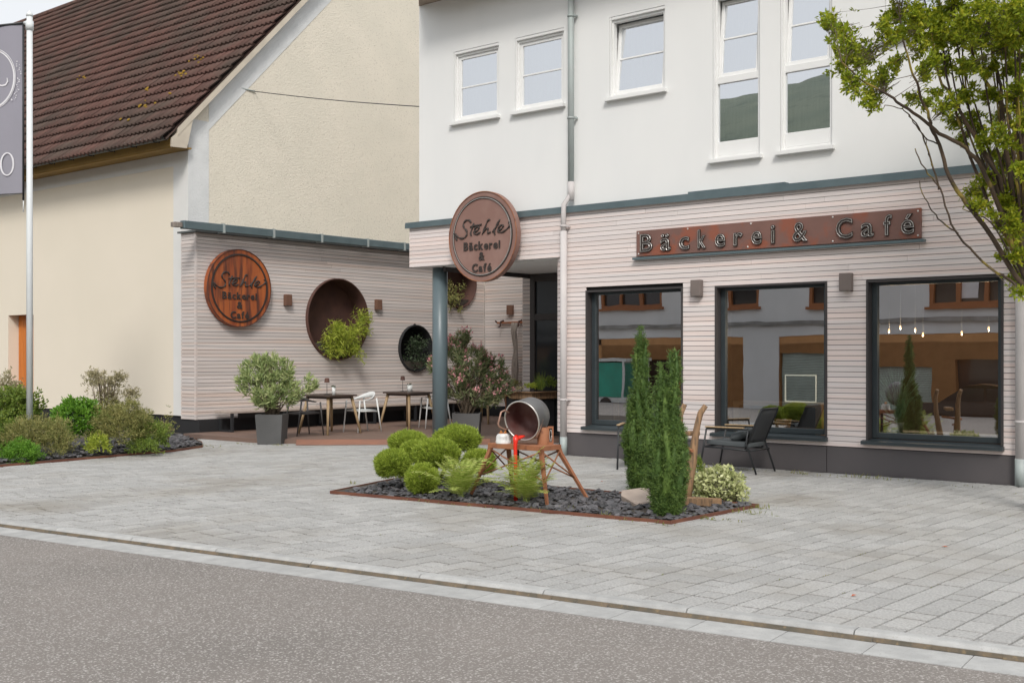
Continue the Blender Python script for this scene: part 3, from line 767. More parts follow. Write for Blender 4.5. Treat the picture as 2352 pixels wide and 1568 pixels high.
# ------------------------------------------------------------------ clad garden walls of the terrace
fen = thing('clad_fence', 'tall weathered board fence closing the terrace on the left', 'fence', (-20, 18, 0))
ch = [('c', 17.69, 2.43, 0.896), ('c', 20.16, 1.79, 0.546), ('c', 21.68, 3.45, 0.626)]
clad(fen, 0, -20.0, 13.99, 22.68, 0.33, 4.08, 51, ch, K['boardg'], None, cuts=4.2, sgn=1)
clad(fen, 1, 13.95, -20.5, -20.035, 0.33, 4.08, 51, [], K['boardg'], None, sgn=-1)
MB().box((-20.034, 13.942, 0.33), (-19.99, 13.988, 4.08)).build('corner_trim', K['boardg'], fen)
mb = MB(); mb.box((-20.5, 14.0, 0.0), (-20.44, 22.7, 4.06)); mb.build('rear_panel', K['membrane'], fen)
MB().box((-20.56, 13.9, 4.085), (-19.93, 22.7, 4.12)).build('coping', K['gutter'], fen)
MB().box((-20.52, 13.97, 0.0), (-19.90, 22.7, 0.328)).build('plinth', K['black'], fen)
bw = thing('back_wall', 'board clad wall at the rear of the terrace', 'wall', (-17.5, 22.7, 0))
clad(bw, 1, 22.70, -19.998, -14.3, 0.33, 4.08, 51, [], K['boardg'], None, cuts=4.5, sgn=-1)
MB().box((-20, 22.69, 0.0), (-14.3, 22.85, 0.328)).build('plinth', K['black'], bw)
MB().box((-20, 22.66, 4.085), (-14.3, 22.95, 4.12)).build('coping', K['gutter'], bw)

aw = thing('awning_box', 'long grey awning casing held above the board fence', 'awning', (-19.7, 13.3, 4.1))
MB().bbox((-19.80, 13.45, 4.09), (-19.66, 22.6, 4.25), 0.01).build('casing', K['flash'], aw)
MB().box((-19.86, 13.28, 4.12), (-19.70, 13.44, 4.21)).build('end_cap', K['greywood'], aw)
for yy in (14.36, 15.62, 16.93, 18.29, 19.45, 20.7, 22.0):
    MB().box((-19.83, yy, 4.075), (-19.645, yy + 0.05, 4.262)).build('bracket', K['zinc'], aw)
    MB().box((-20.02, yy + 0.01, 4.121), (-19.831, yy + 0.04, 4.14)).build('bracket_arm', K['gutter'], aw)

def round_tub(y, z, r, dep, label, m):
    t = thing('round_tub', label, 'planting tub', (-20, y, z), 'round steel tubs let into the fence')
    A = Matrix.Translation((-20, y, z)) @ Matrix.Rotation(R(90), 4, 'Y')
    MB().lathe([(r + 0.03, -0.02), (r + 0.03, 0.06), (r + 0.012, 0.075), (r - 0.004, 0.06), (r - 0.012, -dep)], 64, A).build('rim', m, t)
    MB().lathe([(r - 0.012, -dep), (0.0, -dep)], 64, A).build('back_plate', m, t)
    return t
tub1 = round_tub(17.69, 2.43, 0.885, 0.40, 'largest round rusty tub with a lime green maple', K['rustd'])
tub2 = round_tub(20.16, 1.79, 0.535, 0.36, 'small round dark tub low on the fence with a dark plant', K['black'])
tub3 = round_tub(21.68, 3.45, 0.615, 0.38, 'round tub high on the fence behind the hanging sign', K['rustd'])
# soil fill
for (t_, y, z, r, k) in ((tub1, 17.69, 2.43, 0.86, 0.62), (tub2, 20.16, 1.79, 0.51, 0.6), (tub3, 21.68, 3.45, 0.59, 0.72)):
    pts = []
    a0 = math.asin(k)
    for i in range(17):
        a = -math.pi / 2 - (math.pi / 2 - a0) + (math.pi - 2 * a0) * i / 16
        pts.append((y + r * math.cos(a), z + r * math.sin(a)))
    MB().prism(pts, 0, -20.36, -20.0).build('soil', K['soil'], t_)
def foliage(name, label, cat_, base, parts, m, group=None, extra=None):
    t = thing(name, label, cat_, base, group)
    v, n = cat(parts) if isinstance(parts, list) else parts
    mesh_quads('foliage', v, n, m, t)
    return t
# lime maple: weeping narrow leaves
pp = []
for i in range(70):
    a = rng.uniform(-1, 1); b = rng.uniform(0, 1)
    c = np.array([-19.95 + rng.uniform(-0.2, 0.35), 17.62 + a * 0.50 + b * 0.10, 1.75 + b * 0.62 - abs(a) * 0.22])
    n_ = 34; D = unit(rng.normal(size=(n_, 3)) + np.array([0.5, 0, -0.25])); pp.append(blades(c + rng.normal(size=(n_, 3)) * 0.06, D, rng.uniform(0.09, 0.17, n_), 0.018))
for i in range(14):
    c = np.array([-19.8 + rng.uniform(-0.1, 0.15), 18.15 + rng.uniform(-0.1, 0.2), 2.1 + rng.uniform(0, 0.5)])
    n_ = 28; D = unit(rng.normal(size=(n_, 3)) + np.array([0.3, 0.3, 0.1])); pp.append(blades(c + rng.normal(size=(n_, 3)) * 0.05, D, rng.uniform(0.09, 0.16, n_), 0.018))
foliage('maple_shrub', 'lime green fine leaved maple growing out of the largest tub', 'shrub', (-20.1, 17.6, 1.75), pp, K['lf_lime'])
pp = []
for i in range(40):
    c = np.array([-20.0 + rng.uniform(-0.2, 0.15), 20.25 + rng.uniform(-0.32, 0.38), 1.62 + rng.uniform(-0.25, 0.42)])
    n_ = 24; pp.append(blades(c + rng.normal(size=(n_, 3)) * 0.05, unit(rng.normal(size=(n_, 3))), rng.uniform(0.03, 0.07, n_), 0.03))
foliage('tub_plant', 'dark small leaved plant in the small low tub', 'plant', (-20.1, 20.2, 1.4), pp, K['lf_dark'])
pp = []
for i in range(30):
    c = np.array([-19.98 + rng.uniform(-0.2, 0.25), 21.5 + rng.uniform(-0.35, 0.3), 3.1 + rng.uniform(-0.32, 0.3)])
    n_ = 24; pp.append(blades(c + rng.normal(size=(n_, 3)) * 0.05, unit(rng.normal(size=(n_, 3)) + np.array([0.2, 0, -0.5])), rng.uniform(0.04, 0.10, n_), 0.025))
foliage('tub_plant', 'olive trailing plant in the tub behind the hanging sign', 'plant', (-20.1, 21.5, 3.0), pp, K['lf_olive'])

# terrace deck and ramp
mb = MB().prism([(-19.9, 13.60), (-17.35, 13.60), (-16.9, 14.0), (-15.7, 15.08), (-13.3, 17.3), (-11.96, 18.6), (-11.96, 22.68), (-19.9, 22.68)], 2, 0.0, 0.08)
tag(mb.build('terrace_deck', K['deck']), 'low brown terrace deck between board fence and entrance', kind='structure')
mb = MB()
mb.add([(-16.92, 13.985, 0.078), (-15.71, 15.07, 0.078), (-14.3, 16.37, 0.078), (-14.0, 16.05, 0.004), (-15.36, 14.86, 0.004), (-16.60, 13.70, 0.004), (-16.92, 13.985, 0.0), (-14.3, 16.37, 0.0)],
       [(0, 5, 4, 1), (1, 4, 3, 2), (0, 6, 5), (2, 3, 7)])
tag(mb.build('terrace_ramp', K['ramp']), 'reddish ramp strip in front of the terrace deck', kind='structure')

# ------------------------------------------------------------------ the old barn on the left
GX, EY = -20.52, 14.13
barn = thing('old_barn', 'old cream plastered barn with steep brown tiled roof', 'barn', (-30, EY, 0))
SL = math.atan(1.035); cs, sn = math.cos(SL), math.sin(SL)
RY, RZ = 20.55, 6.04 + (20.55 - 13.58) * 1.035
def rz(y): return 6.04 + (y - 13.58) * 1.035 if y < RY else RZ - (y - RY) * 1.035
BY = 2 * RY - EY
gp = [(EY, 0.38), (BY, 0.38), (BY, rz(BY) - 0.16), (RY, RZ - 0.16), (EY, rz(EY) - 0.16)]
MB().prism(gp, 0, GX - 0.3, GX).build('gable_wall', K['rough'], barn)
# white border of the gable: corner strip and rake strip, slightly proud
w_ = 0.50
k_ = w_ / cs
MB().prism([(EY - 0.0, 0.38), (EY + w_, 0.38), (EY + w_, rz(EY) - 0.16 + 0.0), (EY, rz(EY) - 0.16)], 0, GX + 0.002, GX + 0.010).build('corner_band', K['roughw'], barn)
yb = EY + w_
MB().prism([(yb, rz(yb) - 0.16 - k_ * 0.95), (RY, RZ - 0.16 - k_ * 0.95), (RY, RZ - 0.16), (yb, rz(yb) - 0.16)], 0, GX + 0.002, GX + 0.010).build('rake_band', K['roughw'], barn)
dx0, dx1, dz = -28.0, -26.78, 2.60
mb = MB(); wallY(mb, -46, GX - 0.0, 0.38, 6.0, EY, EY + 0.4, [(dx0, dx1, 0.38, dz)]); mb.build('eave_wall', K['cream'], barn)
MB().box((GX - 0.5, EY - 0.008, 0.38), (GX + 0.010, EY - 0.002, 5.795)).build('corner_band', K['bandw'], barn)
MB().box((-46, EY - 0.008, 5.52), (GX - 0.501, EY - 0.002, 5.795)).build('eave_band', K['bandw'], barn)
mb = MB(); mb.box((-46, EY + 0.03, 0), (dx0, EY + 0.3, 0.379)); mb.box((dx1, EY + 0.03, 0), (GX - 0.02, EY + 0.3, 0.379)); mb.box((GX - 0.3, EY + 0.3, 0), (GX - 0.02, BY, 0.379))
mb.build('plinth', K['black'], barn)
dr = MB().box((dx0, EY + 0.27, 0.05), (dx1, EY + 0.31, dz)).build('barn_door', K['odoor'], barn)
nb = 10
for i in range(nb):
    a = dx0 + 0.02 + (dx1 - dx0 - 0.04) * i / nb
    MB().bbox((a + 0.004, EY + 0.25, 0.06), (a + (dx1 - dx0 - 0.04) / nb - 0.004, EY + 0.268, dz - 0.02), 0.004).build('door_board', K['odoor'], dr)
MB().box((dx0 + 0.50, EY + 0.235, 1.0), (dx0 + 0.56, EY + 0.249, 2.15)).build('handle', K['frameb'], dr)
# eaves: boxed ochre soffit, fascia, gutter
mb = MB(); mb.box((-46, 13.66, 5.80), (GX + 0.14, EY - 0.009, 5.83)); mb.box((-46, 13.63, 5.80), (GX + 0.14, 13.66, 5.98)); mb.box((-46, 13.655, 5.77), (GX + 0.12, 13.70, 5.80))
mb.build('eave_box', K['ochre'], barn)
MB().prism([(13.62, 5.785), (13.98, 5.80), (14.12, 6.40), (13.62, 5.96)], 0, GX + 0.142, GX + 0.19).build('eave_end', K['beige'], barn)
mb = MB(); prof = [(13.53 + 0.075 * math.cos(a), 5.985 + 0.075 * math.sin(a)) for a in [math.pi + math.pi * i / 10 for i in range(11)]] 
prof2 = [(13.53 + 0.068 * math.cos(a), 5.985 + 0.068 * math.sin(a)) for a in [2 * math.pi - math.pi * i / 10 for i in range(11)]]
mb.prism(prof + prof2, 0, -46, GX + 0.12); mb.tube([(-46, 13.45, 5.99), (GX + 0.12, 13.45, 5.99)], 0.012, 6)
mb.build('gutter', K['gutter'], barn)
x = GX - 0.25
while x > -45:
    pts = [(x, 13.53 + 0.083 * math.cos(a), 5.985 + 0.083 * math.sin(a)) for a in [math.pi * 1.02 + math.pi * 0.96 * i / 8 for i in range(9)]] + [(x, 13.62, 5.90)]
    MB().tube(pts, 0.011, 5).build('gutter_bracket', K['frameb'], barn); x -= 0.82
# verge boards under the tiles
mb = MB(); mb.prism([(13.75, rz(13.75) - 0.20), (RY, RZ - 0.20), (RY, RZ - 0.015), (13.75, rz(13.75) - 0.015)], 0, GX + 0.011, GX + 0.20)
mb.build('verge_board', K['beige'], barn)
mb = MB(); mb.prism([(13.5, rz(13.5) - 0.04), (RY, RZ - 0.04), (RY, RZ - 0.012), (13.5, rz(13.5) - 0.012)], 0, -46, GX + 0.20)
mb.prism([(RY, RZ - 0.04), (BY + 0.5, rz(BY + 0.5) - 0.04), (BY + 0.5, rz(BY + 0.5) - 0.012), (RY, RZ - 0.012)], 0, -46, GX + 0.20)
mb.build('roof', K['tile'], barn)
roof_ = mb = [o for o in barn.children if o.name.startswith('roof')][-1]
TW, TG = 0.30, 0.405
us = np.linspace(0, TW * 1.04, 13)
hh = 0.023 * np.cos(us / TW * 4 * np.pi) + 0.010
tv = []
for k, (s_, n_) in enumerate(((0.0, 0.072), (TG + 0.03, 0.014))):
    tv += [(-u, s_, n_ + h) for u, h in zip(us, hh)]
tv += [(-u, 0.0, 0.072 + h - 0.042) for u, h in zip(us, hh)]
N_ = len(us)
tf = [(i, i + 1, N_ + i + 1, N_ + i) for i in range(N_ - 1)] + [(2 * N_ + i, 2 * N_ + i + 1, i + 1, i) for i in range(N_ - 1)]
tv = np.array(tv)
B0 = np.array([GX + 0.22, 13.42, rz(13.42)])
def slope_pts(v, i, j, jit):
    a = v + np.array([-i * TW, j * TG, 0.0]) + jit
    return np.stack([B0[0] + a[:, 0], B0[1] + a[:, 1] * cs - a[:, 2] * sn, B0[2] + a[:, 1] * sn + a[:, 2] * cs], 1)
nrow = int((RY - 13.42) / cs / TG) + 1
tl = []
for i in range(0, 86):
    for j in range(nrow):
        p = slope_pts(tv[:1], i, j, 0)[0]
        r_, wq = p[0] * CO + p[1] * SI, -p[0] * SI + p[1] * CO
        px, py = CX + FOC * r_ / wq, HY - FOC * (p[2] - EYE) / wq
        vis = py > -25 and px > -25
        tl.append((wq if vis else wq + 100, i, j))
tl.sort()
tme = bpy.data.meshes.new('roof_tile'); tme.from_pydata([tuple((v[0], v[1] * cs - v[2] * sn, v[1] * sn + v[2] * cs)) for v in tv], [], tf)
tme.materials.append(K['tile']); tme.polygons.foreach_set('use_smooth', [True] * (N_ - 1) + [False] * (N_ - 1))
VV, FF = [], []
ob_ = np.array(ORG[barn.name])
for q, (d, i, j) in enumerate(tl):
    jit = np.array([random.uniform(-0.004, 0.004), random.uniform(-0.006, 0.006), random.uniform(-0.003, 0.005)])
    if q < 298:
        o = link('roof_tile', tme, barn); a = np.array([-i * TW, j * TG, 0.0]) + jit
        o.location = tuple(np.array([B0[0] + a[0], B0[1] + a[1] * cs - a[2] * sn, B0[2] + a[1] * sn + a[2] * cs]) - ob_)
        o.rotation_euler = (random.uniform(-0.006, 0.006), 0, random.uniform(-0.006, 0.006))
    else:
        b = len(VV) * len(tv); VV.append(slope_pts(tv, i, j, jit)); FF += [tuple(k + b for k in f) for f in tf]
mb = MB().add([tuple(v) for v in np.concatenate(VV)], FF)
mb.sm = ([True] * (N_ - 1) + [False] * (N_ - 1)) * len(VV)
tag(mb.build('roof_tiling', K['tile'], barn), kind='stuff')
mb = MB(); x = GX + 0.2
while x > -46:
    mb.tube([(x, RY, RZ + 0.0), (x - 0.40, RY, RZ + 0.02)], [0.13, 0.115], 10); x -= 0.38
mb.build('ridge_tiles', K['tile'], barn)
mb = MB()                                              # lichen cushions on the tiles
for (px, py, n_, sp) in ((415, 168, 9, 7), (452, 137, 8, 9), (336, 244, 8, 9), (188, 176, 4, 6), (340, 206, 3, 5), (280, 274, 3, 5), (386, 214, 3, 4)):
    for q in range(n_):
        X_, Y_ = px + random.gauss(0, sp), py + random.gauss(0, sp * 0.45)
        r_ = (X_ - CX) / FOC; u_ = (HY - Y_) / FOC
        t_ = (6.04 - 13.58 * 1.035 - EYE + 0.115) / (u_ - 1.035 * (r_ * SI + CO)); p = T(X_, Y_, t_)
        rr = random.uniform(0.015, 0.038)
        A = Matrix.Translation(p) @ Matrix.Rotation(SL, 4, 'X')
        mb.lathe([(rr * 1.2, -0.01), (rr, 0.008), (rr * 0.5, 0.016), (0, 0.018)], 7, A)
tag(mb.build('lichen', K['lichen'], barn), kind='stuff')
ws = onw = None
wire = thing('overhead_wire', 'thin wire strung from the barn gable to the white house', 'wire', (-18, 15.4, 6))
p0 = Vector((GX + 0.03, 15.80, 7.28)); p1 = Vector((-15.05, 15.45, 6.15))
pts = [p0.lerp(p1, i / 16) - Vector((0, 0, 0.03 * math.sin(math.pi * i / 16))) for i in range(17)]
MB().tube(pts, 0.009, 5).build('cable', K['frameb'], wire)
MB().tube([p0 + Vector((-0.03, -0.35, 0.02)), p0], 0.015, 6).build('insulator', K['zinc'], wire)

# ------------------------------------------------------------------ flag pole and banner
fp = T(68, 1045, 19.0); fx, fy = fp.x, fp.y
pl = thing('flag_pole', 'tall pale aluminium flag pole standing in the shrub bed', 'flag pole', (fx, fy, 0))
MB().tube([(fx, fy, 0), (fx, fy, 7.08)], [0.052, 0.046], 20).build('pole', K['pole'], pl)
MB().lathe([(0, 0), (0.052, 0), (0.055, 0.03), (0.03, 0.07), (0.012, 0.09), (0, 0.1)], 20, Matrix.Translation((fx, fy, 7.08))).build('cap', K['pole'], pl)
bd = (Vector((CO, SI, 0)) * -0.945 + Vector((-SI, CO, 0)) * 0.327).normalized()   # banner arm direction
def bp(s, z, o=0.0):
    n_ = Vector((-bd.y, bd.x, 0)); return Vector((fx, fy, z)) + bd * s + n_ * o
MB().tube([bp(0.0, 6.98), bp(0.10, 6.98)], 0.03, 10).build('arm_joint', K['pole'], pl)
MB().tube([bp(0.0, 6.86), bp(0.0, 7.0)], 0.062, 20).build('collar', K['pole'], pl)
bn = thing('banner', 'grey banner with a white ring and letter hanging from the flag pole', 'banner', tuple(bp(0.1, 4.2)))
MB().tube([bp(0.10, 6.985), bp(1.45, 6.985)], 0.022, 8).build('banner_arm', K['frameb'], bn)
MB().tube([bp(0.125, 6.97), bp(0.125, 4.12)], 0.017, 8).build('edge_rod', K['frameb'], bn)
MB().tube([bp(0.125, 4.235), bp(1.4, 4.235)], 0.007, 6).build('hem_rod', K['frameb'], bn)
MB().tube([bp(0.125, 4.12), bp(0.123, 4.03), bp(0.128, 3.93)], 0.009, 6).build('weight', K['whitep'], bn)
vs = []; n1, n2 = 14, 20
for i in range(n1 + 1):
    for j in range(n2 + 1):
        vs.append(bp(0.135 + 1.25 * i / n1, 4.24 + 2.73 * j / n2, 0.008 * math.sin(i * 0.9 + j * 0.25)))
MB().add(vs, [(i * (n2 + 1) + j, (i + 1) * (n2 + 1) + j, (i + 1) * (n2 + 1) + j + 1, i * (n2 + 1) + j + 1) for i in range(n1) for j in range(n2)], True).build('cloth', K['banner'], bn)
sgn_ = -1 if (Vector((-bd.y, bd.x, 0)).dot(Vector((-fx, -fy, 0))) < 0) else 1
def bstroke(mb, pts, wd):
    pts = [Vector((p[0], p[1])) for p in pts]; n_ = len(pts); vs = []
    for i in range(n_):
        d = (pts[min(i + 1, n_ - 1)] - pts[max(i - 1, 0)]).normalized(); q = Vector((-d.y, d.x)) * wd * (0.35 + 0.65 * math.sin(math.pi * (i + 0.5) / n_)) / 2
        vs += [bp(pts[i].x + q.x, pts[i].y + q.y, sgn_ * 0.014), bp(pts[i].x - q.x, pts[i].y - q.y, sgn_ * 0.014)]
    mb.add(vs, [(2 * i, 2 * i + 1, 2 * i + 3, 2 * i + 2) for i in range(n_ - 1)])
mb = MB(); cc = (0.76, 6.12)
for k, (rr, wd, a0, a1) in enumerate(((0.49, 0.012, 20, 300), (0.46, 0.03, 80, 400), (0.475, 0.008, 150, 500), (0.445, 0.012, 260, 420))):
    bstroke(mb, [(cc[0] + rr * math.cos(R(a)), cc[1] + rr * 1.02 * math.sin(R(a))) for a in range(a0, a1 + 1, 6)], wd)
bstroke(mb, [(0.62, 6.02), (0.54, 6.0), (0.47, 6.01), (0.43, 6.06), (0.44, 6.12)], 0.028)
for k in range(34):
    a = R(random.uniform(150, 230)); rr = random.uniform(0.52, 0.60); c_ = (cc[0] + rr * math.cos(a), cc[1] + rr * math.sin(a)); h_ = random.uniform(0.004, 0.012)
    bstroke(mb, [(c_[0] - h_, c_[1]), (c_[0], c_[1] + h_), (c_[0] + h_, c_[1])], h_ * 1.6)
mb.build('ring_print', K['print'], bn)
mb = MB()
o_ = [(0.44 + 0.14 * math.cos(R(a)), 4.72 + 0.19 * math.sin(R(a))) for a in range(0, 361, 10)]
vs = []
for i, a in enumerate(range(0, 361, 10)):
    ci, si_ = math.cos(R(a)), math.sin(R(a))
    vs += [bp(0.44 + 0.145 * ci, 4.72 + 0.19 * si_, sgn_ * 0.014), bp(0.44 + 0.108 * ci, 4.72 + 0.172 * si_, sgn_ * 0.014)]
mb.add(vs, [(2 * i, 2 * i + 1, 2 * i + 3, 2 * i + 2) for i in range(36)]); mb.build('letter', K['print'], bn)

# ------------------------------------------------------------------ signs
def sign_letters(parent, text, place_fn, size, m_fill, m_line, depth=0.02, line=0.004, weight=0.0):
    pass
sg = thing('long_sign', 'long rusty steel shop sign over the windows reading Bäckerei & Café', 'sign', (-8, YF, 3.1))
MB().bbox((-10.22, YF - 0.045, 3.135), (-5.78, YF - 0.012, 3.53), 0.004).build('panel', K['rusts'], sg)
MB().box((-10.27, YF - 0.085, 3.085), (-5.73, YF - 0.002, 3.120)).build('ledge', K['flash'], sg)
for (xx, zz) in [(-10.18, 3.17), (-10.18, 3.49), (-8.3, 3.17), (-8.25, 3.50), (-9.3, 3.50), (-7.0, 3.17), (-7.0, 3.50), (-5.82, 3.17), (-5.82, 3.49)]:
    MB().lathe([(0, -0.006), (0.012, -0.004), (0.014, 0.0)], 8, Matrix.Translation((xx, YF - 0.046, zz)) @ Matrix.Rotation(R(90), 4, 'X') @ Matrix.Diagonal((1, 1, -1, 1))).build('rivet', K['steel'], sg)
lets = [('B', 90, 180), ('ä', 243, 318), ('c', 385, 458), ('k', 525, 582), ('e', 655, 730), ('r', 795, 862), ('e', 930, 1005), ('i', 1080, 1100), ('&', 1240, 1350), ('C', 1567, 1690), ('a', 1755, 1850), ('f', 1925, 1985), ('é', 2058, 2155)]
for ch_, a, b in lets:
    px = (1540 + (a + b) / 2 / 3.095) * 0.9408; r_ = (px - CX) / FOC
    xc = (r_ * CO - SI) * YF / (r_ * SI + CO)
    pw = [(((1540 + q / 3.095) * 0.9408 - CX) / FOC) for q in (a, b)]; wd = abs((pw[1] * CO - SI) / (pw[1] * SI + CO) - (pw[0] * CO - SI) / (pw[0] * SI + CO)) * YF
    for kind_ in (0, 1):
        v, f = glyph(ch_, 0.375, 0.03, 0.0, 0.012) if kind_ == 0 else glyph(ch_, 0.375, 0.0, 0.0035)
        xs_ = [p.x for p in v]; lo, hi = min(xs_), max(xs_); sc_ = min(1.25, wd / max(hi - lo, 0.01)) if ch_ != 'i' else 1.0
        mb = MB(); yo = YF - 0.055 if kind_ == 0 else YF - 0.075
        mb.add([(xc + (p.x - (lo + hi) / 2) * sc_, yo - p.z, 3.205 + p.y) for p in v], f)
        if kind_ == 0: root = mb.build('letter', K['dark'], sg)
        else: mb.build('letter_edge', K['steel'], root)

STROKES = [[(770, 585), (745, 550), (700, 555), (668, 600), (676, 650), (708, 690), (715, 740), (690, 785), (640, 800), (590, 775), (560, 735), (545, 745), (570, 800), (585, 830)],
           [(805, 590), (785, 660), (765, 725), (775, 765)], [(755, 645), (830, 625), (905, 612)],
           [(795, 715), (850, 695), (872, 655), (848, 640), (815, 680), (812, 730), (845, 745), (890, 715)],
           [(1015, 550), (985, 560), (950, 650), (912, 748)], [(918, 735), (955, 680), (985, 665), (985, 705), (990, 735), (1020, 715)],
           [(1140, 545), (1100, 620), (1070, 700), (1075, 755)], [(1040, 720), (1085, 660), (1120, 600)],
           [(1105, 700), (1155, 675), (1180, 640), (1160, 620), (1120, 660), (1115, 705), (1160, 720), (1220, 680), (1265, 625), (1268, 590), (1240, 592)]]
def round_sign(base, facing, label, m_face, m_rim, line_m, scale_, vstreak=False):
    """unit disc drawn in (u, v); facing 'y': looks to -Y, 'x': looks to +X"""
    t = thing('round_sign', label, 'sign', base)
    Rr = scale_
    def P(u, v, d):
        if facing == 'y': return (base[0] + u * Rr, base[1] - d, base[2] + v * Rr)
        return (base[0] + d, base[1] + u * Rr, base[2] + v * Rr)
    def disc(r0, r1, d0, d1, name, m, par):
        mb = MB(); n = 96; vs = []; fs = []
        for (r_, d_) in ((r0, d0), (r0, d1), (r1, d1), (r1, d0)):
            vs += [P(r_ * math.cos(2 * math.pi * k / n), r_ * math.sin(2 * math.pi * k / n), d_) for k in range(n)]
        for q in range(4):
            for k in range(n):
                a, b = q * n + k, q * n + (k + 1) % n; c, e = ((q + 1) % 4) * n + (k + 1) % n, ((q + 1) % 4) * n + k
                fs.append((a, b, c, e))
        mb.add(vs, fs); return mb.build(name, m, par)
    disc(1.0, 0.0005, 0.0, 0.105, 'face', m_face, t)
    disc(1.0, 0.985, 0.1055, 0.118, 'rim', m_rim, t)
    disc(0.885, 0.84, 0.106, 0.116, 'ring', K['dark'], t)
    disc(0.858, 0.845, 0.117, 0.126, 'ring_edge', line_m, t)
    mb = MB()
    def UV(p):
        x_, y_ = p; y_ = y_ + 0.087 * (x_ - 910)
        return ((x_ - 910) / 435.0, -(y_ - 773) / 616.0)
    for st in STROKES:
        pts = [Vector(UV(p)) for p in st]; fine = []
        for i in range(len(pts) - 1):
            p0, p1, p2, p3 = pts[max(i - 1, 0)], pts[i], pts[i + 1], pts[min(i + 2, len(pts) - 1)]
            for k in range(4):
                t_ = k / 4.0
                fine.append(0.5 * ((2 * p1) + (-p0 + p2) * t_ + (2 * p0 - 5 * p1 + 4 * p2 - p3) * t_ ** 2 + (-p0 + 3 * p1 - 3 * p2 + p3) * t_ ** 3))
        fine.append(pts[-1]); n = len(fine)
        mb.tube([P(p.x, p.y, 0.112) for p in fine], [Rr * (0.011 + 0.014 * abs(math.sin(i * 2.2 / 4))) for i in range(n)], 6)
    mb.build('script_lettering', K['dark'], t)
    for txt, v0, size in (('Bäckerei', -0.285, 0.255), ('&', -0.52, 0.25), ('Café', -0.775, 0.25)):
        adv = 0; gl = []
        for c in txt:
            v, f = glyph(c, size, 0.03, 0, 0.006); hi = max(p.x for p in v); lo = min(p.x for p in v)
            gl.append((v, f, adv - lo)); adv += hi - lo + 0.032
        for v, f, a in gl:
            mb = MB().add([P(p.x + a - adv / 2 + 0.01, p.y + v0, 0.108 + (0.014 if p.z > 0 else 0.0)) for p in v], f); mb.build('letter', K['dark'], t)
    return t
s1 = round_sign((-13.23, 15.055, 3.63), 'y', 'round pinkish rusty sign with the bakery name hanging out over the porch corner', K['rustp'], K['rust'], K['steel'], 0.765)
MB().box((-13.6, 15.056, 3.45), (-12.9, YF - 0.004, 3.52)).build('bracket', K['anth'], s1)
s2 = round_sign((-19.975, 14.93, 3.0), 'x', 'round orange rust sign with the bakery name on the left of the board fence', K['rusto'], K['rustd'], K['dark'], 0.80)

# coat rail and old tree trunk at the rear wall
cr_ = thing('coat_rail', 'rusty hook rail on the rear terrace wall', 'coat rail', (-19, 22.6, 2.45))
MB().bbox((-19.5, 22.60, 2.42), (-18.40, 22.66, 2.47)).build('rail', K['rust'], cr_)
for x_ in (-19.35, -18.75, -18.58):
    MB().tube([(x_, 22.68, 2.50), (x_, 22.56, 2.47), (x_, 22.55, 2.36), (x_, 22.50, 2.34)], 0.02, 6).build('hook', K['rustd'], cr_)
MB().tube([(-19.5, 22.63, 2.44), (-19.56, 22.60, 2.50)], 0.02, 6).build('hook', K['rustd'], cr_)
tk = thing('driftwood', 'grey weathered tree trunk leaning on the rear terrace wall', 'trunk', (-18.7, 22.4, 0.08))
for k_, (x_, r0) in enumerate(((-18.80, 0.035), (-18.72, 0.048), (-18.63, 0.036))):
    pts = [(x_ + 0.03 * math.sin(i * 1.1 + k_), 22.42 - 0.05 * k_ + 0.02 * math.cos(i * 1.7), 0.08 + i * 0.235) for i in range(11)]
    MB().tube(pts, [r0 * (1.15 + 0.22 * math.sin(i * 2.3 + k_)) for i in range(11)], 9).build('stem', K['greywood'], tk)

# ------------------------------------------------------------------ across the street (seen in the shop windows)
def op(s, o, z): return kp(s, o, z)
def obox(mb, s0, s1, o0, o1, z0, z1): strip(mb, s0, s1, o0, o1, z0, z1); return mb
ZO = -0.9
yard = MB(); obox(yard, -60, 60, 7.41, 30, -0.98, -0.62)
tag(yard.build('far_verge', K['asphalt']), 'lower paved strip on the far side of the street', kind='structure')
oh = thing('opposite_house', 'grey and ochre house across the street mirrored in the shop windows', 'house', tuple(op(-18, 12.5, -0.62)))
def owall(ops, s0, s1, z0, z1, o, m, name):
    mb = MB(); wallY(mb, s0, s1, z0, z1, 0.0, -0.25, ops)
    mb.v = [tuple(kp(a, o - b, c)) for a, b, c in mb.v]; return mb.build(name, m, oh)
lowops = [(-19.6, -16.9, -0.35, 1.72), (-15.9, -13.8, -0.45, 1.25), (-13.0, -11.0, -0.5, 1.5), (-28.4, -24.6, -0.6, 1.45), (-23.6, -22.6, -0.6, 1.6)]
owall(lowops, -42, -21.2, -0.62, 2.06, 12.5, K['orange_r'], 'ground_floor')
owall(lowops, -19.65, 4, -0.62, 2.33, 12.5, K['orange_r'], 'ground_floor')
owall([], -21.2, -19.65, -0.62, 2.33, 12.46, K['grey_r'], 'pier')
upops = [(-13.9, -11.0, 3.22, 4.5), (-21.9, -20.5, 3.42, 4.7), (-18.4, -17.0, 3.34, 4.6), (-28.4, -25.1, 3.55, 4.8), (-9.5, -8.0, 3.2, 4.5), (-33, -31, 3.6, 4.8)]
owall(upops, -42, 4, 2.332, 5.75, 12.48, K['grey_r'], 'upper_wall')
mb = MB(); obox(mb, -42.2, 4.2, 12.36, 12.47, 2.72, 2.86); mb.build('ledge', mat('stained_ledge', (0.36, 0.36, 0.35), 0.9, col2=(0.2, 0.2, 0.19), vs=2), oh)
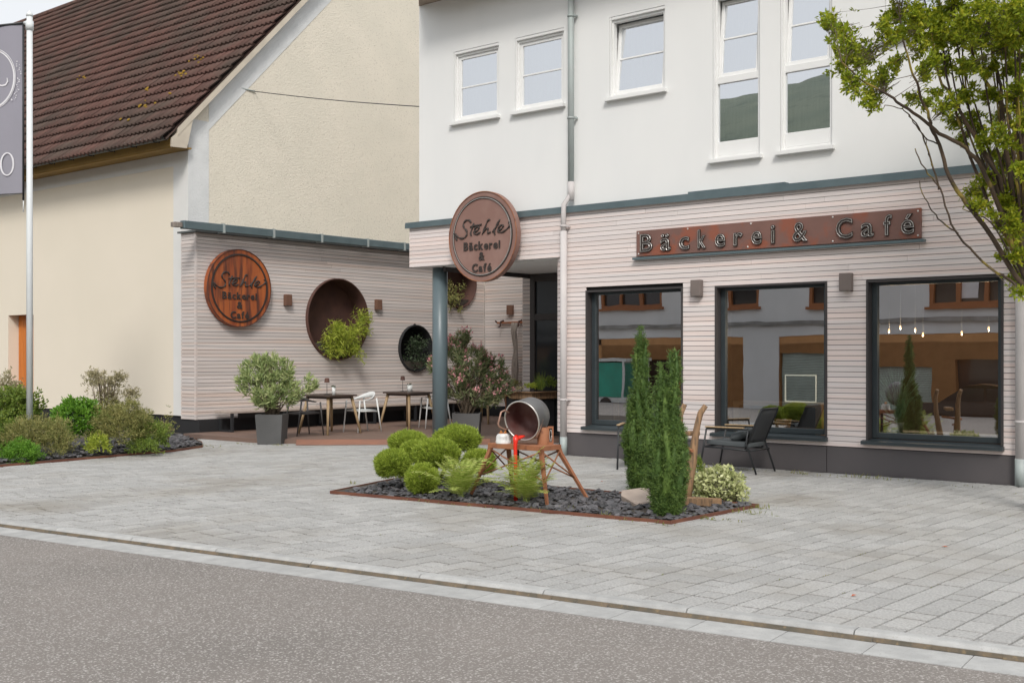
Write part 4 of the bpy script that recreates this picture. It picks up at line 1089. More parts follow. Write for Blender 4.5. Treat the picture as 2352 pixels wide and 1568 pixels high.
for a, b, c, d in upops:
    mb = MB(); n_ = 3 if b - a > 2 else 1
    obox(mb, a, b, 12.50, 12.60, c, c + 0.12); obox(mb, a, b, 12.50, 12.60, d - 0.1, d)
    for q in range(n_ + 1):
        x_ = a + (b - a - 0.14) * q / n_; obox(mb, x_, x_ + 0.14, 12.50, 12.60, c + 0.12, d - 0.1)
    root = mb.build('window', K['brownw'], oh)
    mb = MB(); obox(mb, a, b, 12.62, 12.64, c, d); mb.build('pane', K['pglass'], root)
    mb = MB(); obox(mb, a - 0.1, b + 0.1, 12.35, 12.49, c - 0.1, c - 0.005); mb.build('sill', K['brownw'], root)
mb = MB(); obox(mb, -12.9, -12.3, 12.605, 12.615, 3.45, 4.1); mb.build('notice', K['print'], oh)
for a, b, c, d in lowops[:2]:
    mb = MB(); z_ = c
    while z_ < d - 0.02:
        obox(mb, a + 0.03, b - 0.03, 12.60, 12.62 + 0.01, z_, z_ + 0.045); z_ += 0.055
    root = mb.build('roller_shutter', K['blind'], oh)
    mb = MB(); obox(mb, a, b, 12.64, 12.66, c, d); mb.build('pane', K['pglass'], root)
for a, b, c, d in lowops[2:]:
    mb = MB(); obox(mb, a, b, 12.66, 12.68, c, d); mb.build('pane', K['pglass'], oh)
mb = MB(); obox(mb, -42.5, 4.5, 12.0, 22.5, 5.76, 5.95); mb.build('eave', K['brownw'], oh)
mb = MB(); q = [tuple(kp(s_, o_, z_)) for s_ in (-42.5, 4.5) for o_, z_ in ((12.0, 5.96), (17.2, 8.1), (22.5, 5.96))]
mb.add(q, [(0, 1, 2), (5, 4, 3), (0, 3, 4, 1), (1, 4, 5, 2), (2, 5, 3, 0)]); mb.build('roof', K['tile'], oh)
mb = MB(); obox(mb, -42, -41.7, 12.8, 22, -0.6, 5.75); obox(mb, 3.7, 4, 12.8, 22, -0.6, 5.75); obox(mb, -42, 4, 22, 22.3, -0.6, 5.75); mb.build('side_wall', K['grey_r'], oh)
tc = thing('covered_trailer', 'teal covered trailer across the street mirrored in the first shop window', 'trailer', tuple(op(-27, 11, -0.62)))
mb = MB(); obox(mb, -28.6, -25.4, 10.6, 12.0, 0.0, 1.35); tr_ = mb.build('tarpaulin', K['teal'], tc)
mb = MB()
for s_ in (-28.62, -27.3, -25.5): obox(mb, s_, s_ + 0.1, 10.56, 12.04, -0.15, 1.5)
obox(mb, -28.7, -25.3, 10.55, 12.05, 1.4, 1.52); obox(mb, -28.7, -25.3, 10.55, 12.05, -0.2, -0.02); mb.build('frame', K['whitep'], tc)
for s_ in (-27.8, -26.3):
    c_ = op(s_, 10.6, -0.32); MB().lathe([(0, -0.1), (0.3, -0.1), (0.3, 0.1), (0, 0.1)], 20, Matrix.Translation(c_) @ Matrix.Rotation(EA, 4, 'Z') @ Matrix.Rotation(R(90), 4, 'X')).build('wheel', K['tyre'], tc)
car = thing('parked_car', 'black parked car across the street mirrored in the third shop window', 'car', tuple(op(-10.2, 8.7, -0.62)))
ca = Matrix.Translation(op(-10.2, 8.7, -0.62)) @ Matrix.Rotation(EA, 4, 'Z')
def carloft(prof_list, m, name):
    """profiles: (y half width, [(x, z) ...]) mirrored"""
    mb = MB(); n = len(prof_list[0][1]); vs = []
    for yy, pr in prof_list: vs += [ca @ Vector((x_, yy, z_)) for x_, z_ in pr]
    fs = [(k * n + i, k * n + (i + 1) % n, (k + 1) * n + (i + 1) % n, (k + 1) * n + i) for k in range(len(prof_list) - 1) for i in range(n)]
    fs += [tuple(range(n))[::-1], tuple(range((len(prof_list) - 1) * n, len(prof_list) * n))]
    return mb.add(vs, fs, False).build(name, m, car)
body = [(-2.15, 0.25), (-2.2, 0.6), (-2.05, 0.86), (-0.95, 0.93), (1.2, 0.95), (2.1, 0.88), (2.2, 0.6), (2.15, 0.25)]
carloft([(-0.86, [(x_ * 0.98, z_ * 0.99) for x_, z_ in body]), (-0.80, body), (0.80, body), (0.86, [(x_ * 0.98, z_ * 0.99) for x_, z_ in body])], K['car'], 'body')
cab = [(-1.0, 0.92), (-0.35, 1.38), (0.2, 1.44), (0.9, 1.40), (1.75, 0.93)]
carloft([(-0.78, cab), (-0.62, [(x_ * 0.96, z_ + (0.02 if z_ > 1 else 0)) for x_, z_ in cab]), (0.62, [(x_ * 0.96, z_ + (0.02 if z_ > 1 else 0)) for x_, z_ in cab]), (0.78, cab)], K['car'], 'cabin')
for sy in (-1, 1):
    for a, b in (((-0.85, 0.95), (0.28, 1.38)), ((0.36, 0.95), (1.45, 1.36))):
        x0_, x1_ = a[0], b[0]; tp = 0.45 if a[0] < 0 else 0.0; te = 0.0 if a[0] < 0 else 0.5
        mb = MB().add([ca @ Vector((x0_, sy * 0.79, 0.97)), ca @ Vector((x1_, sy * 0.79, 0.97)), ca @ Vector((x1_ - te, sy * 0.785, 1.34)), ca @ Vector((x0_ + tp, sy * 0.785, 1.34))], [(0, 1, 2, 3)]); mb.build('side_window', K['pglass'], car)
    for x_ in (-1.35, 1.35):
        A = ca @ Matrix.Translation((x_, sy * 0.78, 0.31)) @ Matrix.Rotation(R(90), 4, 'X')
        wh = MB().lathe([(0, -0.1), (0.31, -0.1), (0.31, 0.1), (0, 0.1)], 24, A).build('wheel', K['tyre'], car)
        MB().lathe([(0, -0.11), (0.2, -0.11), (0.2, 0.11), (0, 0.11)], 16, A).build('rim', K['steel'], wh)
# wooded hill beyond the village
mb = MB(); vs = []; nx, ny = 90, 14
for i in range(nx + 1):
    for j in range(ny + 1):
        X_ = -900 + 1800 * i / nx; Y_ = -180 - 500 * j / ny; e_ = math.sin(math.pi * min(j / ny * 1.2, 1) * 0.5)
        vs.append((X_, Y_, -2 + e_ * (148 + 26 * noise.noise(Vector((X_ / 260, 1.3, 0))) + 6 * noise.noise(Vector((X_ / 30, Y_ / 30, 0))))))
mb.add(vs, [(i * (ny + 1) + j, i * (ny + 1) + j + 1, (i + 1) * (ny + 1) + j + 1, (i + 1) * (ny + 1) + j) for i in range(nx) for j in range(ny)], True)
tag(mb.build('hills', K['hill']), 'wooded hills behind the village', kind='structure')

# ------------------------------------------------------------------ things inside the shop
gp_ = T(2060, 975, 15.9)
def at_y(px, py, Y):
    r_ = (px - CX) / FOC; t_ = Y / (r_ * SI + CO); return T(px, py, t_)
gp_ = at_y(2060, 990, 15.62)
MB_ = MB
ws_ = thing('window_bench', 'dark board inside the third shop window carrying the white pot', 'shelf', (-5.6, 15.7, 0.5))
MB().bbox((-6.5, 15.53, gp_.z - 0.04), (-4.78, 15.95, gp_.z - 0.002)).build('board', K['topdark'], ws_)
for x_ in (-6.4, -4.9): MB().box((x_, 15.6, 0.1), (x_ + 0.05, 15.85, gp_.z - 0.041)).build('leg', K['frameb'], ws_)
ws2 = thing('window_bench', 'dark board inside the middle shop window carrying the small ochre pot', 'shelf', (-7.9, 15.7, 0.5))
op2 = at_y(1798, 982, 15.62)
MB().bbox((-8.8, 15.53, op2.z - 0.04), (-7.13, 15.95, op2.z - 0.002)).build('board', K['topdark'], ws2)
for x_ in (-8.7, -7.25): MB().box((x_, 15.6, 0.1), (x_ + 0.05, 15.85, op2.z - 0.041)).build('leg', K['frameb'], ws2)
wp = thing('grass_pot', 'white pot with tall pale grass behind the third shop window', 'potted plant', tuple(gp_))
MB().lathe([(0, 0), (0.075, 0), (0.095, 0.12), (0.085, 0.12), (0.08, 0.10), (0, 0.10)], 20, Matrix.Translation(gp_)).build('pot', K['whitep'], wp)
n_ = 150; P_ = np.array(gp_) + rng.normal(size=(n_, 3)) * np.array([0.03, 0.02, 0]) + np.array([0, 0, 0.1]); pp = []
D_ = unit(rng.normal(size=(n_, 3)) * np.array([0.28, 0.12, 0]) + np.array([0, 0, 1])); L_ = rng.uniform(0.3, 0.62, n_)
v1, a1 = blades(P_, D_, L_, 0.012); D2 = unit(D_ + np.stack([D_[:, 0] * 1.2, D_[:, 1], -0.2 * np.ones(n_)], 1)); v2, a2 = blades(P_ + D_ * L_[:, None] * 0.95, D2, L_ * 0.4, 0.008)
mesh_quads('grass', *cat([(v1, a1), (v2, a2)]), K['lf_blade'], wp)
op_ = thing('herb_pot', 'small square ochre pot with a herb behind the middle shop window', 'potted plant', tuple(op2))
MB().prism([(-0.075, 0), (0.075, 0), (0.10, 0.13), (-0.10, 0.13)], 1, -0.08, 0.08).build('pot', K['terra'], op_, local=True)
n_ = 90; mesh_quads('herb', *blades(np.array([0, 0, 0.12]) + rng.normal(size=(n_, 3)) * 0.03, unit(rng.normal(size=(n_, 3)) + np.array([0, 0, 0.9])), rng.uniform(0.06, 0.2, n_), 0.012), K['lf_mid'], op_, local=True)
ct = thing('counter', 'wooden framed counter inside the middle shop window', 'counter', (-8, 17, 0.1))
mb = MB(); a_ = at_y(1690, 925, 17.0); b_ = at_y(1892, 930, 17.0)
mb.bbox((a_.x, 16.9, a_.z - 0.03), (b_.x, 17.4, a_.z + 0.03)); mb.build('top', K['oak'], ct)
for x_ in (a_.x, b_.x - 0.10): MB().box((x_, 16.92, 0.1), (x_ + 0.10, 17.38, a_.z - 0.031)).build('leg', K['oak'], ct)
MB().box((a_.x + 0.1, 17.3, 0.12), (b_.x - 0.1, 17.34, a_.z - 0.04)).build('back_panel', K['frameb'], ct)
mf = thing('lit_frame', 'pale rounded frame standing on the counter inside the middle window', 'frame', (-7.6, 17.1, a_.z + 0.03))
q0, q1 = at_y(1804, 915, 17.1), at_y(1874, 862, 17.1); z0_ = a_.z + 0.045
MB().tube([(q0.x, 17.1, z0_), (q0.x, 17.1, q1.z), (q1.x, 17.1, q1.z), (q1.x, 17.1, z0_), (q0.x, 17.1, z0_)], 0.013, 6).build('tube', K['screen'], mf)
tb = thing('shop_table', 'light oak table inside the first shop window', 'table', (-10.5, 16.3, 0.1))
a_ = at_y(1420, 915, 16.2); b_ = at_y(1600, 915, 16.2)
MB().bbox((a_.x, 16.0, a_.z - 0.03), (b_.x, 16.7, a_.z)).build('top', K['oak'], tb)
for x_ in (a_.x + 0.02, b_.x - 0.09): 
    for y_ in (16.03, 16.6): MB().box((x_, y_, 0.1), (x_ + 0.07, y_ + 0.07, a_.z - 0.031)).build('leg', K['oak'], tb)
for i, (px, py, lb) in enumerate([(2042, 760, 'leftmost'), (2068, 752, 'second from the left'), (2102, 758, 'third from the left'), (2120, 768, 'fourth from the left'), (2209, 765, 'second from the right'), (2271, 755, 'rightmost')]):
    p = at_y(px, py, 17.3 + (i % 3) * 0.4)
    t = thing('pendant_bulb', 'small glowing hanging bulb behind the third shop window, %s of the row' % lb, 'hanging lamp', (p.x, p.y, 3.05), 'hanging bulbs in the shop')
    MB().lathe([(0, -0.035), (0.011, -0.025), (0.014, 0), (0.010, 0.03), (0, 0.035)], 10, Matrix.Translation(p)).build('bulb', K['bulb'], t)
    MB().tube([(p.x, p.y, 3.05), (p.x, p.y, p.z + 0.04)], 0.004, 4).build('cord', K['frameb'], t)
    bl = bpy.data.lights.new('bulb_light', 'POINT'); bl.energy = 11; bl.color = (1, 0.72, 0.45); bl.shadow_soft_size = 0.05
    blo = bpy.data.objects.new('bulb_light', bl); C.objects.link(blo); blo.parent = t; blo.location = (0, 0, p.z - 3.05 - 0.08)

# ------------------------------------------------------------------ planting bed in the forecourt
BED = [(-10.46, 9.15), (-6.07, 9.57), (-6.04, 11.25), (-11.1, 11.2)]
bed = MB().prism(BED, 2, 0.004, 0.02).build('planting_bed', K['soil']); ORG['planting_bed'] = Vector((0, 0, 0))
tag(bed, 'dark slate bed with rusty steel edging in the forecourt', kind='structure')
def edging(poly, par, closed=True):
    n = len(poly)
    for i in range(n if closed else n - 1):
        a, b = Vector(poly[i]), Vector(poly[(i + 1) % n]); d = (b - a).normalized(); q = Vector((-d.y, d.x)) * 0.006
        MB().prism([tuple(a - q - d * 0.0055), tuple(b - q - d * 0.0065), tuple(b + q - d * 0.0065), tuple(a + q - d * 0.0055)], 2, 0.0, 0.034).build('steel_edge', K['rustd2'], par)
edging(BED, bed)
def inpoly(x, y, P):
    c = False; n = len(P)
    for i in range(n):
        a, b = P[i], P[i - 1]
        if (a[1] > y) != (b[1] > y) and x < (b[0] - a[0]) * (y - a[1]) / (b[1] - a[1]) + a[0]: c = not c
    return c
def stone_mesh(seed, r=1.0):
    bm = bmesh.new(); bmesh.ops.create_icosphere(bm, subdivisions=1, radius=1); rs = random.Random(seed)
    for v in bm.verts:
        v.co = Vector((v.co.x * rs.uniform(0.75, 1.25), v.co.y * rs.uniform(0.55, 1.0), v.co.z * rs.uniform(0.18, 0.5)))
    bm.verts.index_update(); o = ([v.co.copy() for v in bm.verts], [[v.index for v in f.verts] for f in bm.faces]); bm.free(); return o
STM = []
for q in range(9):
    v, f = stone_mesh(q); me = bpy.data.meshes.new('stone'); me.from_pydata(v, [], f); me.materials.append(K['slate']); STM.append((me, v, f))
def stones(poly, par, count, nsep, rmin, rmax, zb, keepf=None):
    xs_ = [p[0] for p in poly]; ys_ = [p[1] for p in poly]; L = []
    while len(L) < count:
        x_, y_ = random.uniform(min(xs_), max(xs_)), random.uniform(min(ys_), max(ys_))
        if not inpoly(x_, y_, poly): continue
        if keepf and not keepf(x_, y_): continue
        L.append((-x_ * SI + y_ * CO, x_, y_))
    L.sort(); far = MB()
    for i, (d, x_, y_) in enumerate(L):
        r_ = random.uniform(rmin, rmax); me, v, f = random.choice(STM)
        A = Matrix.Translation((x_, y_, zb + random.uniform(0.0, 0.026) + r_ * 0.25)) @ Matrix.Rotation(random.uniform(0, 6.28), 4, 'Z') @ Matrix.Rotation(random.gauss(0, 0.25), 4, 'X') @ Matrix.Rotation(random.gauss(0, 0.25), 4, 'Y') @ Matrix.Diagonal((r_, r_, r_, 1))
        if i < nsep:
            o = link('stone', me, par); o.matrix_basis = A
        else: far.add([A @ p for p in v], f)
    tag(far.build('slate_chips', K['slate'], par), kind='stuff')
inner = [(-10.3, 9.22), (-6.12, 9.62), (-6.1, 11.2), (-11.0, 11.14)]
stones(inner, bed, 2100, 290, 0.024, 0.058, 0.006)

# slate bed with shrubs along the barn
LB = [(-15.6, 5.0), (-16.63, 8.27), (-16.89, 10.16), (-17.05, 11.47), (-17.49, 12.34), (-18.3, 12.9), (-19.5, 13.5), (-20.52, 13.90), (-20.52, 14.12), (-46, 14.12), (-46, 5.0)]
lbed = MB().prism(LB, 2, 0.003, 0.03).build('shrub_bed', K['soil']); ORG['shrub_bed'] = Vector((0, 0, 0))
tag(lbed, 'shrub bed with slate chips along the old barn', kind='structure')
edging(LB[:8], lbed, False)
lb_in = [(-16.75, 8.0), (-17.0, 10.2), (-17.15, 11.5), (-17.6, 12.4), (-19.8, 13.55), (-20.6, 13.4), (-19.6, 11.5), (-18.6, 8.0)]
stones(lb_in, lbed, 1300, 160, 0.035, 0.085, 0.03)

# ---- cloud pruned shrubs
def ballshape(lst, base, name, label, m, core, nt_, nn, ln, wd, stem=True):
    t = thing(name, label, 'shrub', base)
    for k, (c, r) in enumerate(lst):
        r = [q * 0.9 for q in r]
        v, n = tufts(c, r, nt_, nn, ln, wd, seed=k * 3.1 + base[0], amp=0.09, up=0.45, spread=0.55, zmin=-0.8, shell=(0.88, 1.03), f=3.4)
        o = mesh_quads('foliage_ball', v, n, m, t)
        blob(MB(), c, [q * 0.78 for q in r], seed=k).build('inner_twigs', core, o)
        if stem:
            MB().tube([(base[0] + (c[0] - base[0]) * 0.1, base[1] + (c[1] - base[1]) * 0.1, 0.02), (base[0] + (c[0] - base[0]) * 0.6, base[1] + (c[1] - base[1]) * 0.6, c[2] * 0.5), tuple(c)], [0.03, 0.024, 0.018], 7).build('stem', K['bark'], t)
    return t
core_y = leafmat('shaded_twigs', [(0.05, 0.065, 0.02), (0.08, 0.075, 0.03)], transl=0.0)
def W(px, py, t): return tuple(T(px, py, t))
cl = [(W(937, 1016, 14.8), (0.25, 0.23, 0.13)), (W(1051, 1008, 14.6), (0.30, 0.27, 0.16)), (W(1003, 1045, 14.0), (0.30, 0.26, 0.19)), (W(902, 1066, 14.0), (0.21, 0.21, 0.17)), (W(1100, 1062, 14.3), (0.20, 0.2, 0.15)), (W(950, 1040, 14.25), (0.16, 0.16, 0.13))]
bs_ = G(1000, 1112)
ballshape(cl, (bs_.x, bs_.y, 0.02), 'cloud_pruned_shrub', 'wide yellow green cloud pruned shrub of rounded pads in the slate bed', K['lf_ball'], core_y, 2300, 9, 0.042, 0.0065)
c6 = W(970, 1100, 13.45)
ballshape([(c6, (0.185, 0.18, 0.17))], (c6[0], c6[1], 0.02), 'ball_shrub', 'small low clipped ball shrub in front of the cloud pruned one', K['lf_ball'], core_y, 1500, 9, 0.042, 0.0065)

# ---- yew columns
def yew(base, label, leaders, rbase, seed):
    t = thing('yew_column', label, 'yew', base); pp = []; cores = MB(); rs = random.Random(seed)
    for (dx, dy, h, r) in leaders:
        n = max(10, int(h / 0.045)); ph = rs.uniform(0, 9); cp = []; cr = []
        for i in range(n):
            f = i / (n - 1); z = 0.07 + f * (h - 0.09); sp = min(1.0, 0.45 + f * h * 0.9)
            c = Vector((base[0] + dx * sp + 0.012 * math.sin(ph + z * 9), base[1] + dy * sp + 0.012 * math.cos(ph + z * 7), z))
            q = r * (1 - f ** 3) ** 0.6 * (0.82 + 0.3 * math.sin(z * 14 + ph)) + 0.012
            v, k = tufts(tuple(c), (q, q, 0.03), int(6 + 56 * q), 17, 0.042, 0.0060, seed=ph + i, amp=0.1, up=0.4, spread=0.95, zmin=-0.8, shell=(0.75, 1.2))
            pp.append((v, k)); cp.append(c); cr.append(q * 0.62 + 0.004)
        cores.tube(cp, cr, 8)
    v, n = cat(pp); mesh_quads('foliage', v, n, K['lf_yew'], t); cores.build('inner_branches', K['lf_yew'], t)
    MB().tube([(base[0], base[1], 0), (base[0], base[1], 0.3)], 0.03, 8).build('trunk', K['bark'], t)
    return t
def ring(n, R_, hmax, r, seed, tips):
    rs = random.Random(seed); L = list(tips)
    for k in range(n):
        a = 2 * math.pi * k / n + rs.uniform(-0.3, 0.3); q = R_ * rs.uniform(0.55, 1.0)
        L.append((q * math.cos(a), q * math.sin(a), hmax * (1 - 0.42 * q / R_) * rs.uniform(0.82, 1.05), r * rs.uniform(0.8, 1.15)))
    return L
def sr(u, v=0.0): return (u * CO - v * SI, u * SI + v * CO)
yb_ = T(1472, 1130, 13.55)
yew((yb_.x, yb_.y, 0.02), 'taller dark green yew column, the rear one of the pair', ring(16, 0.155, 1.55, 0.066, 3, [(*sr(0.0), 1.92, 0.065), (*sr(0.045), 1.78, 0.05), (*sr(-0.045), 1.70, 0.05), (*sr(-0.10), 1.22, 0.07), (*sr(-0.13, -0.03), 1.12, 0.06), (*sr(-0.03, -0.07), 1.45, 0.06)]), 0.1, 3)
yf_ = T(1532, 1180, 11.75)
yew((yf_.x, yf_.y, 0.02), 'shorter dark green yew column with two tips, the front one of the pair', ring(20, 0.19, 1.42, 0.070, 8, [(*sr(-0.075), 1.50, 0.05), (*sr(0.035), 1.63, 0.05), (*sr(0.085), 1.66, 0.045), (*sr(-0.02), 1.40, 0.06), (*sr(-0.02, -0.1), 1.25, 0.06), (*sr(0.06, -0.1), 1.3, 0.06)]), 0.12, 8)

# ---- ferns
def frond_mesh(seed, L=0.5):
    rs = random.Random(seed); vs = []; fs = []; n = 26; pts = []
    for i in range(n + 1):
        f = i / n; pts.append(Vector((0, L * (f * 0.50 + 0.22 * f * f), L * (1.25 * f - 0.62 * f * f))))
    for i in range(n):
        a, b = pts[i], pts[i + 1]; vs += [a + Vector((-0.0022, 0, 0)), a + Vector((0.0022, 0, 0)), b + Vector((0.0018, 0, 0)), b + Vector((-0.0018, 0, 0))]; k = len(vs) - 4; fs.append((k, k + 1, k + 2, k + 3))
        f = i / n
        if f < 0.12: continue
        w_ = L * 0.21 * math.sin(math.pi * (f * 0.86 + 0.13)) ** 0.8 * rs.uniform(0.88, 1.08); d = (b - a).normalized(); up = Vector((1, 0, 0)).cross(d)
        for s_ in (-1, 1):
            tip = a + Vector((s_ * w_, 0, 0)) + d * w_ * 0.32 - up * w_ * rs.uniform(0.0, 0.25) * 1.0
            mid = a.lerp(tip, 0.35); q = d * L * 0.0135
            vs += [a, mid + q, tip, mid - q]; k = len(vs) - 4; fs.append((k, k + 1, k + 2, k + 3))
    me = bpy.data.meshes.new('frond'); me.from_pydata(vs, [], fs); me.materials.append(K['lf_fern']); return me
FR = [frond_mesh(q, 1.0) for q in range(4)]
def fern(base, label, n, L, seed):
    t = thing('fern', label, 'fern', base); rs = random.Random(seed)
    for k in range(n):
        o = link('frond', FR[k % 4], t); s_ = L * rs.uniform(0.7, 1.12); o.scale = (s_, s_, s_ * rs.uniform(0.7, 1.25))
        o.rotation_euler = (rs.uniform(-0.45, 0.50), 0, 2 * math.pi * (k + rs.uniform(-0.3, 0.3)) / n * 1.0); o.location = (rs.uniform(-0.03, 0.03), rs.uniform(-0.03, 0.03), 0.0)
    return t
f1 = G(1058, 1150); fern((f1.x, f1.y, 0.03), 'pale green fern in front of the left legs of the rusty trestle', 32, 0.56, 3)
f2 = G(1208, 1160); fern((f2.x, f2.y, 0.03), 'pale green fern under the middle of the rusty trestle', 34, 0.62, 5)

# ---- variegated ground plant and small plants
fb = G(1652, 1150)
pp = [tufts((fb.x, fb.y, 0.12), (0.30, 0.27, 0.26), 2300, 1, 0.045, 0.032, seed=2, amp=0.14, up=0.6, spread=0.7, zmin=-0.35, shell=(0.72, 1.03))]
t = foliage('variegated_shrub', 'cream and green variegated bush spilling over the right end of the slate bed', 'shrub', (fb.x, fb.y, 0.02), pp, K['lf_vari'])
blob(MB(), (fb.x, fb.y, 0.10), (0.22, 0.20, 0.19), 3).build('inner_twigs', core_y, t)
p_ = G(1598, 1118)
pp = [tufts((p_.x, p_.y, 0.16), (0.10, 0.10, 0.20), 420, 4, 0.04, 0.01, seed=5, up=0.5)]
foliage('small_shrub', 'small dark green bush behind the weathered wooden handle', 'shrub', (p_.x, p_.y, 0.02), pp, K['lf_mid'])
p_ = G(1574, 1140)
pp = [tufts((p_.x, p_.y, 0.20), (0.07, 0.07, 0.16), 120, 2, 0.05, 0.02, seed=6, up=0.5)]
foliage('flowering_plant', 'pale flowering plant between front yew and wooden handle', 'plant', (p_.x, p_.y, 0.02), pp, K['lf_pale'])
pp = []
for (px, py, n_, h_, sp) in [(1745, 1168, 40, 0.07, 0.10), (1700, 1178, 50, 0.08, 0.14), (1625, 1192, 40, 0.05, 0.14), (1390, 1188, 16, 0.10, 0.05), (1300, 1175, 14, 0.09, 0.05), (1525, 1206, 14, 0.05, 0.04), (1250, 1176, 24, 0.05, 0.2), (1100, 1164, 24, 0.04, 0.25), (950, 1150, 20, 0.04, 0.25), (1450, 1196, 20, 0.04, 0.2),
                            (1830, 1088, 26, 0.07, 0.08), (1975, 1098, 30, 0.09, 0.10), (2030, 1102, 26, 0.08, 0.12), (1700, 1078, 30, 0.05, 0.2), (1900, 1094, 20, 0.05, 0.2), (2200, 1116, 12, 0.03, 0.2), (640, 1023, 30, 0.05, 0.12), (560, 1020, 24, 0.04, 0.25), (470, 1024, 24, 0.05, 0.25), (1390, 1050, 10, 0.03, 0.2), (810, 1112, 10, 0.06, 0.03)]:
    g0 = G(px, py); P_ = np.array(g0) + rng.normal(size=(n_, 3)) * np.array([sp, sp * 0.25, 0]); P_[:, 2] = 0.0
    pp.append(blades(P_, unit(rng.normal(size=(n_, 3)) * 0.6 + np.array([0, 0, 0.8])), h_ * rng.uniform(0.5, 1.2, n_), 0.009))
for q in range(150):                                   # moss and grass in the joints
    x_, y_ = -19.3 + PW * round(random.uniform(50, 113)) + 0.0, random.uniform(7.2, 15); n_ = random.randint(2, 7)
    P_ = np.array([x_, y_, -0.004]) + rng.normal(size=(n_, 3)) * np.array([0.002, 0.035, 0])
    pp.append(blades(P_, unit(rng.normal(size=(n_, 3)) + np.array([0, 0, 0.5])), 0.014, 0.006))
v, n = cat(pp); o = mesh_quads('weeds', v, n, K['lf_grass']); tag(o, 'yellowish grass and weeds growing in the paving joints and along the plinth', 'weeds', kind='stuff')
pp = []
for k, (px, py, lb) in enumerate([(2170, 1255, 'orange brown fallen leaf on the paving in front of the third window'), (1962, 1367, 'red fallen petal on the paving near the kerb'), (1382, 1105, 'pink fallen petal behind the slate bed')]):
    p_ = G(px, py, 0.006); t = MB().add([(-0.03, 0, 0), (0, -0.012, 0.006), (0.03, 0.004, 0.002), (0, 0.014, 0.008)], [(0, 1, 2, 3)]); o = t.build('fallen_leaf', K['lf_dry'], loc=(0, 0, 0)); o.location = p_; o.rotation_euler = (0, 0, k * 1.3); tag(o, lb, 'fallen leaf')
    ORG[o.name] = p_

# ---- slabs and wooden relics
def rock(name, label, cat_, c, poly, h, m, tilt=(0, 0)):
    mb = MB(); n = len(poly); A = Matrix.Translation(c) @ Matrix.Rotation(tilt[0], 4, 'X') @ Matrix.Rotation(tilt[1], 4, 'Y')
    ins = [(x_ * 0.94 + 0.01, y_ * 0.94) for x_, y_ in poly]
    vs = [A @ Vector((x_, y_, 0)) for x_, y_ in poly] + [A @ Vector((x_ * 1.02, y_ * 1.02, h * 0.8)) for x_, y_ in poly] + [A @ Vector((x_, y_, h + random.uniform(-0.008, 0.008))) for x_, y_ in ins]
    fs = [list(range(2 * n, 3 * n))] + [(k * n + i, k * n + (i + 1) % n, (k + 1) * n + (i + 1) % n, (k + 1) * n + i) for k in range(2) for i in range(n)]
    mb.add(vs, fs); o = mb.build(name, m, loc=tuple(c)); ORG[o.name] = Vector(c); return tag(o, label, cat_)
c_ = G(1468, 1162); rock('stone_slab', 'flat reddish sandstone slab between the two yew columns', 'stone', (c_.x, c_.y + 0.02, 0.045), [(-0.30, 0.10), (-0.20, -0.06), (0.10, -0.22), (0.24, -0.04), (0.20, 0.22), (-0.02, 0.34), (-0.18, 0.30)], 0.06, K['slab'], (0.16, 0.10))
c_ = G(1608, 1166); rock('wood_block', 'low weathered timber block at the foot of the wooden handle', 'timber', (c_.x, c_.y, 0.03), [(-0.20, -0.12), (0.16, 0.0), (0.20, 0.10), (-0.16, 0.02)], 0.075, K['oldwood'])
pw = thing('plough_handle', 'weathered brown wooden plough handle standing right of the front yew', 'plough', tuple(G(1574, 1153)))
P0 = [W(1570, 1158, 12.95), W(1580, 1110, 12.95), W(1590, 1060, 12.97), W(1596, 1010, 12.98), W(1602, 975, 13.0), W(1609, 948, 13.0), W(1621, 931, 13.0)]
mb = MB(); mb.tube(P0, [0.085, 0.062, 0.052, 0.042, 0.036, 0.034, 0.030], 10); mb.build('shaft', K['oldwood'], pw)
MB().tube([W(1575, 1160, 13.2), W(1572, 1080, 13.25), W(1562, 1000, 13.3), W(1561, 955, 13.3), W(1573, 928, 13.3)], [0.07, 0.05, 0.04, 0.035, 0.028], 9).build('rear_shaft', K['oldwood'], pw)
MB().bbox((-0.06, -0.22, -0.025), (0.06, 0.14, 0.025), 0.01, Matrix.Translation(W(1578, 995, 13.1)) @ Matrix.Rotation(R(-25), 4, 'Z')).build('cross_piece', K['oldwood'], pw)
MB().tube([W(1592, 1045, 12.93), W(1588, 1050, 13.06)], 0.012, 6).build('bolt', K['rust'], pw)
MB().tube([W(1590, 1035, 12.88), W(1566, 1020, 13.2)], 0.018, 6).build('iron_rod', K['rust'], pw)

# ---- rusty trestle with the pouring kettle
TX0, TX1, TY0, TY1, TZ = -8.70, -7.93, 9.93, 10.27, 0.63
tr = thing('trestle', 'rusty steel trestle table on splayed legs in the slate bed', 'trestle', (-8.3, 10.1, 0.02))
mb = MB(); mb.bbox((TX0, TY0, TZ - 0.012), (TX1, TY1, TZ), 0.003)
mb.bbox((TX0, TY0 - 0.006, TZ - 0.055), (TX1, TY0 + 0.004, TZ - 0.001), 0.002); mb.bbox((TX0, TY1 - 0.004, TZ - 0.055), (TX1, TY1 + 0.006, TZ - 0.001), 0.002)
mb.bbox((TX0 - 0.006, TY0 + 0.005, TZ - 0.055), (TX0 + 0.004, TY1 - 0.005, TZ - 0.001), 0.002); mb.bbox((TX1 - 0.004, TY0 + 0.005, TZ - 0.055), (TX1 + 0.006, TY1 - 0.005, TZ - 0.001), 0.002)
mb.build('top_plate', K['rust'], tr)
feet = {(0, 0): (-8.90, 9.85), (1, 0): (-7.72, 9.76), (0, 1): (-8.92, 10.62), (1, 1): (-7.70, 10.46)}
